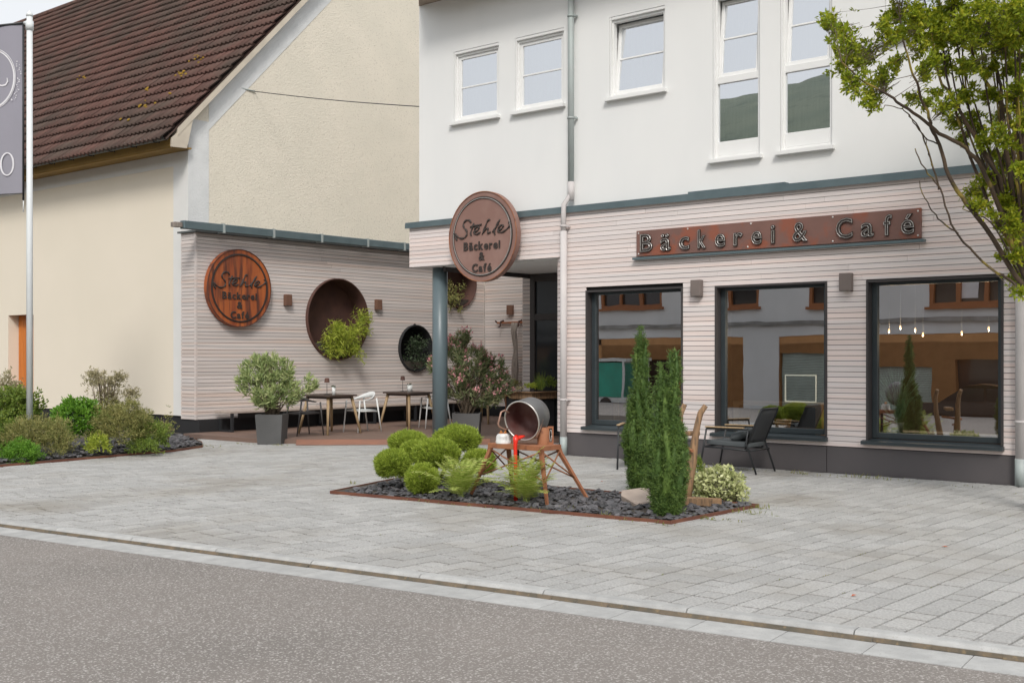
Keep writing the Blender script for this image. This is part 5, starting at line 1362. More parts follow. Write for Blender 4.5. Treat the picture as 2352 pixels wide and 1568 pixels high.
tops_ = {(0, 0): (TX0 + 0.03, TY0 + 0.025), (1, 0): (TX1 - 0.03, TY0 + 0.025), (0, 1): (TX0 + 0.03, TY1 - 0.025), (1, 1): (TX1 - 0.03, TY1 - 0.025)}
for k in feet: MB().tube([(*tops_[k], TZ - 0.014), (tops_[k][0] * 0.9 + feet[k][0] * 0.1, tops_[k][1] * 0.9 + feet[k][1] * 0.1, TZ - 0.1), (*feet[k], 0.02)], [0.034, 0.029, 0.019], 4, smooth=False).build('leg', K['rust'], tr)
def onleg(k, f): a, b = tops_[k], feet[k]; return (a[0] + (b[0] - a[0]) * f, a[1] + (b[1] - a[1]) * f, TZ - 0.014 + (0.02 - TZ + 0.014) * f)
for a, b in (((0, 0), (1, 0)), ((0, 1), (1, 1)), ((0, 0), (0, 1)), ((1, 0), (1, 1))):
    for f0, f1 in ((0.08, 0.6), (0.6, 0.08)): MB().tube([onleg(a, f0), onleg(b, f1)], 0.009, 5).build('brace', K['rust'], tr)
MB().tube([(-8.52, 10.22, TZ - 0.02), (-8.52, 10.22, 0.02)], 0.026, 4, smooth=False).build('centre_post', K['frameb'], tr)
ke = thing('kettle', 'large grey enamel kettle lying tilted on the trestle with its mouth forward', 'kettle', W(1198, 965, 12.95))
mdir = (Vector((CO, SI, 0)) * -0.52 + Vector((-SI, CO, 0)) * -0.80 + Vector((0, 0, -0.22))).normalized()
KC = Vector(W(1199, 966, 12.93))
A = Matrix.Translation(KC) @ mdir.to_track_quat('Z', 'Y').to_matrix().to_4x4()
RK = 0.222
MB().lathe([(RK + 0.008, 0.0), (RK + 0.004, -0.01), (RK * 0.985, -0.04), (RK * 0.97, -0.16), (RK * 0.93, -0.24), (RK * 0.8, -0.30), (RK * 0.5, -0.335), (0, -0.345)], 48, A).build('shell', K['kettle'], ke)
MB().lathe([(0, -0.33), (RK * 0.5, -0.32), (RK * 0.78, -0.29), (RK * 0.91, -0.23), (RK * 0.955, -0.15), (RK * 0.965, -0.0)], 48, A).build('inner_wall', K['kettlei'], ke)
n_ = 48; MB().tube([A @ Vector(((RK - 0.003) * math.cos(2 * math.pi * i / n_), (RK - 0.003) * math.sin(2 * math.pi * i / n_), 0.002)) for i in range(n_ + 1)], 0.0085, 8, cap=False).build('rim', K['steel'], ke)
def handle(px, py, dx, dy, k):
    c0 = Vector(W(px, py, 12.98))
    pts = [W(px + dx * a, py + dy * b, 12.98 - 0.03 * c) for a, b, c in k]
    MB().tube(pts, 0.011, 7).build('handle', mat('handle_copper', (0.42, 0.25, 0.19), 0.5, metal=0.5) if 'handle_copper' not in bpy.data.materials else bpy.data.materials['handle_copper'], ke)
handle(1163, 970, 1, 1, [(6, -22, 0), (-4, -28, 1), (-12, -24, 2), (-19, 3, 2), (-17, 9, 2), (-4, 16, 1), (4, 14, 0)])
handle(1237, 975, 1, 1, [(6, -14, 0), (9, -12, 3), (2, 12, 4), (-4, 28, 4), (-8, 30, 1)])
lowk = T(1184, 1008, 12.72)
gl_ = thing('red_pour', 'bright red glaze pouring from the kettle mouth to the ground', 'red pour', (lowk.x, lowk.y, 0.02))
pts = [W(1186, 1003, 12.80), W(1184.5, 1007, 12.77), W(1184, 1013, 12.76), W(1183.5, 1024, 12.76), W(1184, 1050, 12.76), W(1184.5, 1090, 12.76)] + [(T(1184.5, 1090, 12.76).x, T(1184.5, 1090, 12.76).y, 0.04)]
MB().tube(pts, [0.030, 0.034, 0.026, 0.021, 0.020, 0.020, 0.022], 12).build('stream', K['red'], gl_)
MB().tube([W(1205, 1001, 12.84), W(1198, 1003, 12.82), W(1191, 1005, 12.80), W(1186, 1007, 12.78)], [0.010, 0.020, 0.026, 0.026], 10).build('spill', K['red'], gl_)
ck = T(1156, 1013, 13.15); ck.z = TZ
cake = thing('bundt_cake', 'white glazed ring cake with an orange bow on the left of the trestle', 'cake', tuple(ck))
mb = MB(); vs = []; fs = []; n_ = 60; prof = [(0.083, 0.0), (0.085, 0.03), (0.078, 0.035), (0.078, 0.07), (0.066, 0.098), (0.045, 0.11), (0.026, 0.10), (0.016, 0.07)]
for j, (r_, z_) in enumerate(prof):
    for i in range(n_):
        a = 2 * math.pi * i / n_; rr = r_ * (1 + (0.07 * abs(math.cos(a * 5)) - 0.03 if j > 1 else 0)); vs.append(ck + Vector((rr * math.cos(a), rr * math.sin(a), z_)))
mb.add(vs, [(j * n_ + i, j * n_ + (i + 1) % n_, (j + 1) * n_ + (i + 1) % n_, (j + 1) * n_ + i) for j in range(len(prof) - 1) for i in range(n_)], True); mb.build('cake_body', K['icing'], cake)
for s_ in (-1, 1): MB().tube([ck + Vector((0, 0, 0.10)), ck + Vector((s_ * 0.03 * CO, s_ * 0.03 * SI, 0.135)), ck + Vector((s_ * 0.045 * CO, s_ * 0.045 * SI, 0.112)), ck + Vector((0, 0, 0.105))], [0.006, 0.014, 0.013, 0.006], 7).build('bow', K['orange'], cake)
ln_ = T(1247, 1018, 12.98); ln_.z = TZ
lan = thing('rusty_lantern', 'rust brown curved tin with a slotted side plate right of the kettle', 'lantern', tuple(ln_))
MB().lathe([(0.062, 0), (0.062, 0.19), (0.056, 0.19), (0.056, 0.01), (0, 0.01)], 24, Matrix.Translation(ln_)).build('tin', K['rust'], lan)
e_ = Vector((CO, SI, 0)); pa = Matrix.Translation(ln_ + e_ * 0.085) @ Matrix.Rotation(math.atan2(SI, CO), 4, 'Z')
mb = MB(); mb.box((-0.032, -0.01, 0), (-0.016, 0.0, 0.20), pa); mb.box((0.016, -0.01, 0), (0.032, 0.0, 0.20), pa); mb.box((-0.016, -0.01, 0), (0.016, 0.0, 0.025), pa); mb.box((-0.016, -0.01, 0.175), (0.016, 0.0, 0.20), pa); mb.build('slotted_plate', K['rust'], lan)
MB().tube([pa @ Vector((0.012 * math.cos(a), -0.014, 0.10 + 0.06 * math.sin(a))) for a in [2 * math.pi * i / 16 for i in range(17)]], 0.004, 5).build('slot_ring', K['steel'], lan)

# ------------------------------------------------------------------ terrace furniture
DK = 0.08
def oleander(base, hpot, wpot, rot, label, potlabel, m, clusters, seed, flowers=None, htop=1.75):
    p = thing('planter', potlabel, 'planter', base)
    a = wpot / 2; b = a * 0.86
    A = Matrix.Translation(base) @ Matrix.Rotation(rot, 4, 'Z')
    vs = [A @ Vector(q) for q in ((-b, -b, 0), (b, -b, 0), (b, b, 0), (-b, b, 0), (-a, -a, hpot), (a, -a, hpot), (a, a, hpot), (-a, a, hpot))]
    i_ = a - 0.035
    vs += [A @ Vector(q) for q in ((-i_, -i_, hpot), (i_, -i_, hpot), (i_, i_, hpot), (-i_, i_, hpot), (-i_, -i_, hpot - 0.05), (i_, -i_, hpot - 0.05), (i_, i_, hpot - 0.05), (-i_, i_, hpot - 0.05))]
    MB().add(vs, [(0, 3, 2, 1), (0, 1, 5, 4), (1, 2, 6, 5), (2, 3, 7, 6), (3, 0, 4, 7), (4, 5, 9, 8), (5, 6, 10, 9), (6, 7, 11, 10), (7, 4, 8, 11), (8, 9, 13, 12), (9, 10, 14, 13), (10, 11, 15, 14), (11, 8, 12, 15)]).build('pot', K['pot'], p)
    MB().add([A @ Vector(q) for q in ((-i_, -i_, hpot - 0.045), (i_, -i_, hpot - 0.045), (i_, i_, hpot - 0.045), (-i_, i_, hpot - 0.045))], [(0, 1, 2, 3)]).build('soil', K['soil'], p)
    t = thing('oleander', label, 'oleander', (base[0], base[1], base[2] + hpot - 0.04))
    rs = random.Random(seed); pp = []; fl = []; st = MB(); b0 = Vector(base) + Vector((0, 0, hpot - 0.05))
    for (c, r, k) in clusters:
        for q in range(k):
            d = Vector((rs.gauss(0, 1), rs.gauss(0, 1), rs.gauss(0, 1))).normalized() * (rs.uniform(0.35, 1.0) ** 0.5)
            e = Vector((c[0] + d.x * r[0], c[1] + d.y * r[1], c[2] + d.z * r[2]))
            ax = (e - b0 - Vector((0, 0, 0.1))).normalized() * 0.7 + Vector((0, 0, 0.4)); ax.normalize()
            for lv in range(3):
                n_ = 6; o_ = e - ax * 0.045 * lv
                D = unit(rng.normal(size=(n_, 3)) * (0.55 + 0.15 * lv) + np.array(ax)); pp.append(blades(np.repeat(np.array([o_]), n_, 0), D, rng.uniform(0.09, 0.15, n_), 0.021))
            if q % 5 == 0:
                s0 = b0 + Vector((rs.uniform(-0.1, 0.1), rs.uniform(-0.1, 0.1), 0)); m_ = s0.lerp(e, 0.5) + Vector((0, 0, 0.06))
                m_ += Vector((-(e.x - s0.x), -(e.y - s0.y), 0)) * 0.15
                st.tube([s0, m_, e - ax * 0.08], [0.011, 0.008, 0.004], 5)
            if flowers and rs.random() < flowers and d.z > -0.5:
                n_ = 12; fl.append(blades(np.array(e + ax * 0.06) + rng.normal(size=(n_, 3)) * 0.028, unit(rng.normal(size=(n_, 3)) + np.array(ax)), 0.042, 0.042))
    v, n = cat(pp); mesh_quads('foliage', v, n, m, t)
    st.build('stems', K['twig'], t)
    if fl: v, n = cat(fl); mesh_quads('blossoms', v, n, K['lf_pink'], t)
    return t
b_ = T(625, 1020, 21.55); b_.z = 0.0
def cl_(px, py, t, rx, rz_, k): return (W(px, py, t), (rx, rx * 0.8, rz_), k)
oleander((b_.x, b_.y, 0), 0.545, 0.50, R(37), 'bushy oleander without blossoms in the left square planter', 'dark square planter at the left corner of the terrace, holding the plain oleander', K['lf_ole'],
         [cl_(585, 850, 21.5, 0.30, 0.26, 60), cl_(640, 855, 21.6, 0.33, 0.28, 70), cl_(610, 905, 21.4, 0.40, 0.22, 60), cl_(670, 900, 21.6, 0.28, 0.22, 45), cl_(712, 880, 21.7, 0.16, 0.14, 16), cl_(560, 880, 21.4, 0.16, 0.2, 16), cl_(620, 822, 21.5, 0.16, 0.12, 16)], 4)
b_ = T(1073, 1010, 22.0); b_.z = 0.0
oleander((b_.x, b_.y, 0), 0.545, 0.52, R(37), 'tall oleander with pink blossoms behind the porch column', 'dark square planter behind the clipped shrubs, holding the pink oleander', K['lf_oled'],
         [cl_(1050, 800, 22, 0.22, 0.28, 40), cl_(1080, 835, 22, 0.42, 0.32, 90), cl_(1130, 850, 22, 0.30, 0.28, 60), cl_(1040, 880, 22, 0.34, 0.30, 70), cl_(1110, 900, 22, 0.40, 0.26, 80), cl_(1155, 885, 22, 0.18, 0.22, 30), cl_(1065, 775, 22, 0.13, 0.12, 14), cl_(1000, 840, 22, 0.12, 0.2, 14)], 9, flowers=0.42)

bench = thing('long_bench', 'long low bench with pale wooden top along the board fence', 'bench', (-19.6, 18, DK))
MB().bbox((-19.92, 14.35, 0.455), (-19.44, 22.3, 0.50), 0.004).build('seat', K['benchw'], bench)
MB().box((-19.90, 14.9, 0.32 + 0.01), (-19.86, 22.3, 0.454)).build('back_rail', K['frameb'], bench)
y = 14.42
while y < 22:
    mb = MB(); mb.box((-19.50, y, DK), (-19.45, y + 0.05, 0.454)); mb.box((-19.88, y, DK), (-19.83, y + 0.05, 0.33)); mb.box((-19.83, y, DK), (-19.50, y + 0.05, DK + 0.04)); mb.build('frame', K['frameb'], bench); y += 1.3

def cafe_table():
    t = thing('cafe_table', 'x', 'table', (0, 0, 0), 'terrace tables')
    a = 0.40; pts = []
    for sx, sy in ((1, 1), (-1, 1), (-1, -1), (1, -1)):
        for k in range(5):
            an = math.atan2(sy, sx) - math.pi / 4 + math.pi / 2 * k / 4; pts.append((sx * (a - 0.07) + 0.07 * math.cos(an), sy * (a - 0.07) + 0.07 * math.sin(an)))
    MB().prism(pts, 2, 0.735, 0.765).build('top', K['topdark'], t, local=True)
    MB().box((-0.32, -0.32, 0.69), (0.32, 0.32, 0.734)).build('apron', K['topdark'], t, local=True)
    for sx, sy in ((1, 1), (-1, 1), (-1, -1), (1, -1)):
        MB().tube([(sx * 0.30, sy * 0.30, 0.733), (sx * 0.43, sy * 0.43, 0.0)], [0.033, 0.022], 6).build('leg', K['oak'], t, local=True)
    return t
tab = cafe_table()
tpos = [(-17.72, 15.48, 'dark topped cafe table with oak legs, nearest to the plain oleander'), (-17.78, 17.72, 'dark topped cafe table with oak legs, the one left of the porch column'), (-17.8, 20.2, 'dark topped cafe table hidden behind the pink oleander')]
for i, (x_, y_, lb) in enumerate(tpos):
    o = tab if i == 0 else copy_tree(tab); place(o, (x_, y_, DK), R(2 * i), lb); ORG[o.name] = Vector((x_, y_, DK))
def cafe_chair(m, label):
    t = thing('cafe_chair', label, 'chair', (0, 0, 0), 'terrace chairs')
    for sx in (-1, 1):
        MB().tube([(sx * 0.235, -0.21, 0.64), (sx * 0.255, -0.27, 0.0)], [0.017, 0.012], 8).build('leg', m, t, local=True)
        MB().tube([(sx * 0.225, 0.20, 0.68), (sx * 0.235, 0.31, 0.0)], [0.018, 0.012], 8).build('leg', m, t, local=True)
    mb = MB(); mb.tube([(-0.235, -0.20, 0.43), (0.235, -0.20, 0.43)], 0.014, 8); mb.tube([(-0.22, 0.21, 0.42), (0.22, 0.21, 0.42)], 0.014, 8); mb.tube([(-0.23, -0.2, 0.43), (-0.22, 0.21, 0.42)], 0.014, 8); mb.tube([(0.23, -0.2, 0.43), (0.22, 0.21, 0.42)], 0.014, 8); mb.build('seat_frame', m, t, local=True)
    n1 = 8; vs = []
    for i in range(n1 + 1):
        for j in range(n1 + 1):
            u, v = i / n1 * 2 - 1, j / n1 * 2 - 1; vs.append((u * 0.225, -0.01 + v * 0.20, 0.452 - 0.022 * (1 - u * u) * (1 - v * v)))
    mb = MB().add(vs, [(i * (n1 + 1) + j, (i + 1) * (n1 + 1) + j, (i + 1) * (n1 + 1) + j + 1, i * (n1 + 1) + j + 1) for i in range(n1) for j in range(n1)], True)
    mb.box((-0.225, -0.21, 0.424), (0.225, 0.19, 0.430)); mb.build('seat', m, t, local=True)
    # arm rail sweeping up into a broad bent back band
    n = 32; lo = []; hi = []
    for i in range(n + 1):
        a = -0.18 * math.pi + (1.36 * math.pi) * i / n; b_ = math.sin(max(0, min(1, (i / n))) * math.pi)
        x_, y_ = 0.265 * math.cos(a), 0.24 * math.sin(a) + 0.0
        zl = 0.635 + 0.06 * b_ ** 2; zh = 0.655 + 0.155 * max(0, b_) ** 2.2
        lo.append((x_, y_ * (0.98 + 0.0 * b_), zl)); hi.append((x_ * 1.03, y_ * (1.0 + 0.12 * b_), zh))
    vs = lo + hi; vs2 = [(x_ * 0.93, y_ * 0.93, z_) for x_, y_, z_ in vs]
    fs = [(i, i + 1, n + 2 + i, n + 1 + i) for i in range(n)]; m2 = 2 * (n + 1)
    fs += [(m2 + n + 1 + i, m2 + n + 2 + i, m2 + i + 1, m2 + i) for i in range(n)] + [(n + 1 + i, n + 2 + i, m2 + n + 2 + i, m2 + n + 1 + i) for i in range(n)] + [(i + 1, i, m2 + i, m2 + i + 1) for i in range(n)]
    fs += [(0, n + 1, m2 + n + 1, m2), (n, m2 + n, m2 + 2 * n + 1, 2 * n + 1)]
    MB().add(vs + vs2, fs, True).build('backrest', m, t, local=True)
    return t
cw = cafe_chair(K['whitep'], 'white cafe armchair at the table nearest to the plain oleander')
place(cw, (-17.55, 16.18, DK), R(-8))
cw2 = copy_tree(cw); place(cw2, (-17.3, 18.02, DK), R(-30), 'white cafe armchair half hidden behind the porch column')
cg = cafe_chair(K['greyp'], 'dark grey cafe armchair beside the plain oleander')
place(cg, (-17.70, 14.82, DK), R(172))
cg2 = copy_tree(cg); place(cg2, (-16.3, 20.1, DK), R(100), 'dark grey cafe armchair half hidden behind the pink oleander')
def table_lamp(label, p):
    t = thing('table_lamp', label, 'table lamp', p)
    A = Matrix.Translation(p)
    MB().lathe([(0, 0), (0.055, 0), (0.055, 0.008), (0.006, 0.014)], 20, A).build('base', K['frameb'], t)
    MB().tube([Vector(p) + Vector((0, 0, 0.012)), Vector(p) + Vector((0, 0, 0.27))], 0.005, 6).build('stem', K['frameb'], t)
    MB().lathe([(0.052, 0.24), (0.042, 0.325), (0, 0.33), (0, 0.325), (0.040, 0.32), (0.050, 0.24)], 20, A).build('shade', K['rustd'], t)
def vase(label, p, r, h, leaf):
    t = thing('vase', label, 'vase', p); A = Matrix.Translation(p)
    MB().lathe([(0, 0), (r * 0.9, 0), (r, h), (r * 0.88, h), (r * 0.8, h - 0.01), (0, h - 0.01)], 20, A).build('vessel', K['whitep'], t)
    n_ = 60; mesh_quads('sprigs', *blades(np.array(p) + np.array([0, 0, h]) + rng.normal(size=(n_, 3)) * np.array([0.02, 0.02, 0.012]), unit(rng.normal(size=(n_, 3)) + np.array([0, 0, 0.8])), rng.uniform(0.02, 0.06, n_), 0.012), leaf, t)
ZT = DK + 0.766
def ontab(px, t_): p = T(px, 800, t_); return (p.x, p.y, ZT)
table_lamp('small black table lamp on the table nearest to the plain oleander', ontab(751, 23.1)); vase('slim white vase with dark sprigs on the table nearest to the plain oleander', ontab(766.5, 22.9), 0.035, 0.155, K['lf_dark'])
table_lamp('small black table lamp on the table left of the porch column', ontab(925, 25.3)); vase('squat pale grey vase on the table left of the porch column', ontab(941, 25.1), 0.058, 0.14, K['lf_dark'])

# planted counters in front of the entrance
ct1 = thing('herb_counter', 'dark planted counter with a broad wooden rim by the entrance corner', 'planter', (-14, 17.3, 0))
MB().bbox((-14.28, 17.02, 0.0), (-13.82, 18.0 - 0.3, 0.78), 0.01).build('body', K['frameb'], ct1)
mb = MB(); mb.bbox((-14.34, 16.96, 0.80), (-13.78, 17.01, 0.92), 0.006); mb.bbox((-13.83, 17.01, 0.80), (-13.78, 17.72, 0.92), 0.006); mb.bbox((-14.34, 17.01, 0.80), (-14.29, 17.72, 0.92), 0.006); mb.bbox((-14.29, 17.67, 0.80), (-13.83, 17.72, 0.92), 0.006); mb.bbox((-14.40, 16.90, 0.921), (-13.72, 17.04, 0.94), 0.004); mb.bbox((-13.86, 17.041, 0.921), (-13.72, 17.75, 0.94), 0.004)
mb.build('wooden_rim', K['oldwood'], ct1); MB().box((-14.29, 17.01, 0.781), (-13.83, 17.67, 0.90)).build('soil', K['soil'], ct1)
ct2 = thing('herb_counter', 'dark lower counter with rusty edges beside the pink oleander', 'planter', (-14.9, 18, 0))
MB().bbox((-15.25, 17.95, 0.0), (-14.75, 18.6, 0.80), 0.01).build('body', K['frameb'], ct2)
mb = MB(); mb.bbox((-15.31, 17.90, 0.80), (-14.70, 18.65, 0.84), 0.004); mb.box((-14.76, 17.94, 0.0), (-14.742, 17.958, 0.80)); mb.box((-15.262, 17.94, 0.0), (-15.24, 17.958, 0.80)); mb.build('top', K['rust'], ct2)
def herb(px, py, t, r, k, ln, wd, m, label, nm='herb', up=0.6):
    p = T(px, py, t); pp = [tufts(tuple(p), r, k, 3, ln, wd, seed=px, up=up, shell=(0.4, 1.0), zmin=-0.4)]
    foliage(nm, label, 'plant', (p.x, p.y, p.z - r[2]), pp, m)
herb(1220, 888, 22.0, (0.13, 0.12, 0.07), 160, 0.035, 0.02, K['lf_lime'], 'lime green succulents on the wooden rimmed counter', 'succulent')
herb(1195, 893, 21.9, (0.08, 0.08, 0.035), 70, 0.03, 0.02, K['lf_pale'], 'pale stonecrop at the left edge of the wooden rimmed counter', 'succulent')
herb(1184, 884, 22.6, (0.12, 0.1, 0.08), 120, 0.05, 0.012, K['lf_olive'], 'brownish heather on the lower counter', 'heather')
herb(1262, 882, 22.3, (0.14, 0.12, 0.13), 200, 0.05, 0.012, K['lf_mid'], 'dark green herb bush on the right of the wooden rimmed counter', 'herb')
p = T(1240, 896, 22.0); n_ = 110
t = thing('grass_plant', 'upright green grass leaves in the middle of the wooden rimmed counter', 'plant', tuple(p))
mesh_quads('leaves', *blades(np.array(p) + rng.normal(size=(n_, 3)) * np.array([0.03, 0.03, 0]), unit(rng.normal(size=(n_, 3)) * 0.25 + np.array([0, 0, 1])), rng.uniform(0.16, 0.40, n_), 0.011), K['lf_mid'], t)

# ---- lounge armchairs by the windows
def lounge(label, pillow):
    t = thing('lounge_chair', label, 'armchair', (0, 0, 0), 'black lounge armchairs')
    r = 0.0135                                        # local: front towards -Y
    for sx in (-1, 1):
        x_ = sx * 0.30
        MB().tube([(x_, -0.33, 0.60), (x_, -0.44, 0.0)], r, 8).build('leg', K['frameb'], t, local=True)
        MB().tube([(x_, 0.30, 0.60), (x_, 0.27, 0.42), (x_, 0.42, 0.0)], r, 8).build('leg', K['frameb'], t, local=True)
        MB().tube([(x_, -0.33, 0.60), (x_, 0.30, 0.605)], r, 8).build('arm', K['frameb'], t, local=True)
        MB().bbox((x_ - 0.028, -0.345, 0.614), (x_ + 0.028, 0.24, 0.632), 0.005).build('armrest', K['oak'], t, local=True)
        MB().tube([(x_ * 0.9, -0.37, 0.345), (x_ * 0.9, 0.33, 0.315)], r, 8).build('side_rail', K['frameb'], t, local=True)
    mb = MB(); mb.tube([(-0.30, -0.375, 0.345), (0.30, -0.375, 0.345)], r, 8); mb.tube([(-0.30, 0.33, 0.315), (0.30, 0.33, 0.315)], r, 8); mb.build('cross_rail', K['frameb'], t, local=True)
    mb = MB(); mb.tube([(-0.265, 0.24, 0.33), (-0.27, 0.47, 0.86), (-0.25, 0.48, 0.885), (0.25, 0.48, 0.885), (0.27, 0.47, 0.86), (0.265, 0.24, 0.33)], r, 8); mb.build('back_frame', K['frameb'], t, local=True)
    def pad(c, d, M_, name, m, bulge=0.3):
        bm = bmesh.new(); bmesh.ops.create_cube(bm, size=1); bmesh.ops.subdivide_edges(bm, edges=bm.edges[:], cuts=7, use_grid_fill=True)
        for v in bm.verts:
            x_, y_, z_ = v.co * 2; e = (1 - x_ ** 4) * (1 - y_ ** 4); k_ = 1 - 0.06 * (x_ * x_ * y_ * y_)
            v.co = Vector((x_ * d[0] / 2 * k_, y_ * d[1] / 2 * k_, z_ * d[2] / 2 * (1 - bulge + bulge * max(e, 0) ** 0.5)))
        bm.verts.index_update(); mb = MB().add([M_ @ (v.co + Vector(c)) for v in bm.verts], [[v.index for v in f.verts] for f in bm.faces], True); bm.free(); return mb.build(name, m, t, local=True)
    I = Matrix.Identity(4)
    pad((0, 0, 0), (0.54, 0.68, 0.085), Matrix.Translation((0, -0.03, 0.395)) @ Matrix.Rotation(R(-2), 4, 'X'), 'seat_cushion', K['cush'], 0.45)
    pad((0, 0, 0), (0.50, 0.50, 0.045), Matrix.Translation((0, 0.365, 0.645)) @ Matrix.Rotation(R(66), 4, 'X'), 'back_cushion', K['mesh'], 0.4)
    MB().add([Vector(q) for q in ((-0.262, 0.255, 0.36), (0.262, 0.255, 0.36), (0.25, 0.478, 0.88), (-0.25, 0.478, 0.88))], [(0, 1, 2, 3)]).build('back_sling', K['mesh'], t, local=True)
    if pillow: pad((0, 0, 0), (0.42, 0.30, 0.14), Matrix.Translation((0.02, 0.10, 0.515)) @ Matrix.Rotation(R(26), 4, 'X') @ Matrix.Rotation(R(8), 4, 'Z'), 'pillow', K['cush'], 0.85)
    return t
lc = lounge('black lounge armchair with grey pillow below the middle window', True)
place(lc, (-8.16, 14.60, 0), R(-90 + 3))
lc2 = lounge('black lounge armchair mostly hidden behind the yew columns', False)
place(lc2, (-9.50, 14.22, 0), R(27))
st_ = thing('side_table', 'small low black side table between the two lounge armchairs', 'table', (-8.98, 14.55, 0))
MB().lathe([(0, 0.40), (0.24, 0.40), (0.245, 0.415), (0, 0.42)], 32, Matrix.Translation((-9.02, 14.50, 0))).build('top', K['frameb'], st_)
for a in range(3):
    q = R(120 * a + 20); MB().tube([(-9.02 + 0.15 * math.cos(q), 14.50 + 0.15 * math.sin(q), 0.399), (-9.02 + 0.2 * math.cos(q), 14.50 + 0.2 * math.sin(q), 0.0)], 0.011, 6).build('leg', K['frameb'], st_)

# ------------------------------------------------------------------ shrubs of the left bed
def bush(px, py, t, r, k, nn, ln, wd, m, name, label, amp=0.25, up=0.5, shell=(0.6, 1.05), spread=0.8, zmin=-0.6, stems=0, f=2.4, cat_='shrub'):
    c = T(px, py, t); base = (c.x, c.y, 0.03)
    pp = [tufts(tuple(c), r, k, nn, ln, wd, seed=px * 0.13, amp=amp, up=up, shell=shell, spread=spread, zmin=zmin, f=f)]
    o = foliage(name, label, cat_, base, pp, m)
    if stems:
        mb = MB()
        for q in range(stems):
            d = unit(rng.normal(size=3) + np.array([0, 0, 0.8])); e = Vector((c.x + d[0] * r[0] * 0.8, c.y + d[1] * r[1] * 0.8, c.z + d[2] * r[2] * 0.8))
            mb.tube([Vector(base) + Vector((random.uniform(-0.06, 0.06), random.uniform(-0.06, 0.06), 0)), Vector(base).lerp(e, 0.5) + Vector((0, 0, 0.05)), e], [0.010, 0.008, 0.004], 5)
        mb.build('stems', K['twig'], o)
    return o
bush(178, 972, 19.4, (0.44, 0.42, 0.40), 1700, 5, 0.06, 0.028, K['lf_bright'], 'ball_bush', 'bright green rounded bush in the middle of the barn bed', amp=0.14, shell=(0.8, 1.04))
bush(30, 950, 20.0, (0.46, 0.44, 0.44), 1500, 5, 0.06, 0.03, K['lf_mid'], 'leafy_shrub', 'dense leafy green shrub at the left picture edge below the orange door', amp=0.25, stems=6)
bush(8, 905, 20.6, (0.38, 0.34, 0.34), 600, 4, 0.06, 0.025, K['lf_pale'], 'pale_shrub', 'pale flowering shrub rising behind the leafy shrub at the left edge', amp=0.4, stems=6)
bush(-5, 1005, 18.7, (0.42, 0.4, 0.36), 1200, 5, 0.05, 0.025, K['lf_mid'], 'leafy_shrub', 'low green shrub cut off by the left picture edge', amp=0.3)
bush(88, 1008, 18.3, (0.50, 0.45, 0.32), 1700, 8, 0.06, 0.009, K['lf_olive'], 'juniper', 'spreading olive juniper in front of the leafy shrub', amp=0.35, up=0.9)
bush(45, 1043, 17.6, (0.30, 0.26, 0.19), 900, 7, 0.05, 0.010, K['lf_bright'], 'low_conifer', 'small bright green conifer at the front left of the barn bed', amp=0.25)
bush(240, 880, 20.0, (0.30, 0.28, 0.16), 330, 4, 0.045, 0.018, K['lf_pale'], 'spirea', 'tall pale flowering shrub standing against the cream barn wall', amp=0.5, stems=22, up=0.9, shell=(0.3, 1.1))
for (px, py, rx, rz_, k) in ((215, 862, 0.16, 0.10, 130), (275, 866, 0.12, 0.11, 110), (300, 905, 0.14, 0.12, 130), (250, 910, 0.24, 0.2, 260), (265, 950, 0.25, 0.26, 380)):
    c = T(px, py, 20.0); v, n = tufts(tuple(c), (rx, rx, rz_), k, 4, 0.045, 0.017, seed=px, amp=0.4, up=0.8, shell=(0.2, 1.1))
    sp_ = [o for o in C.objects if o.name == 'spirea'][0]; mesh_quads('foliage', v, n, K['lf_pale'] if py < 930 else K['lf_olive'], sp_)
bush(285, 980, 19.2, (0.52, 0.46, 0.38), 2000, 7, 0.06, 0.010, K['lf_olive'], 'juniper', 'spreading olive juniper below the tall pale flowering shrub', amp=0.35, up=0.7)
bush(225, 1022, 18.5, (0.17, 0.17, 0.17), 320, 5, 0.05, 0.012, K['lf_lime'], 'small_conifer', 'tiny lime green conifer at the front of the barn bed', amp=0.3)
bush(342, 1002, 19.3, (0.36, 0.32, 0.25), 900, 5, 0.045, 0.014, K['lf_mid'], 'small_shrub', 'small grey green shrub at the right end of the barn bed', amp=0.35)
bush(378, 985, 20.4, (0.20, 0.2, 0.22), 220, 4, 0.045, 0.014, K['lf_olive'], 'twiggy_shrub', 'thin twiggy shrub against the dark plinth by the fence corner', amp=0.5, stems=8, shell=(0.2, 1.05))
bush(330, 1026, 18.9, (0.28, 0.2, 0.12), 450, 5, 0.04, 0.012, K['lf_mid'], 'ground_cover', 'flat green cushion plant at the front edge of the barn bed', amp=0.4)

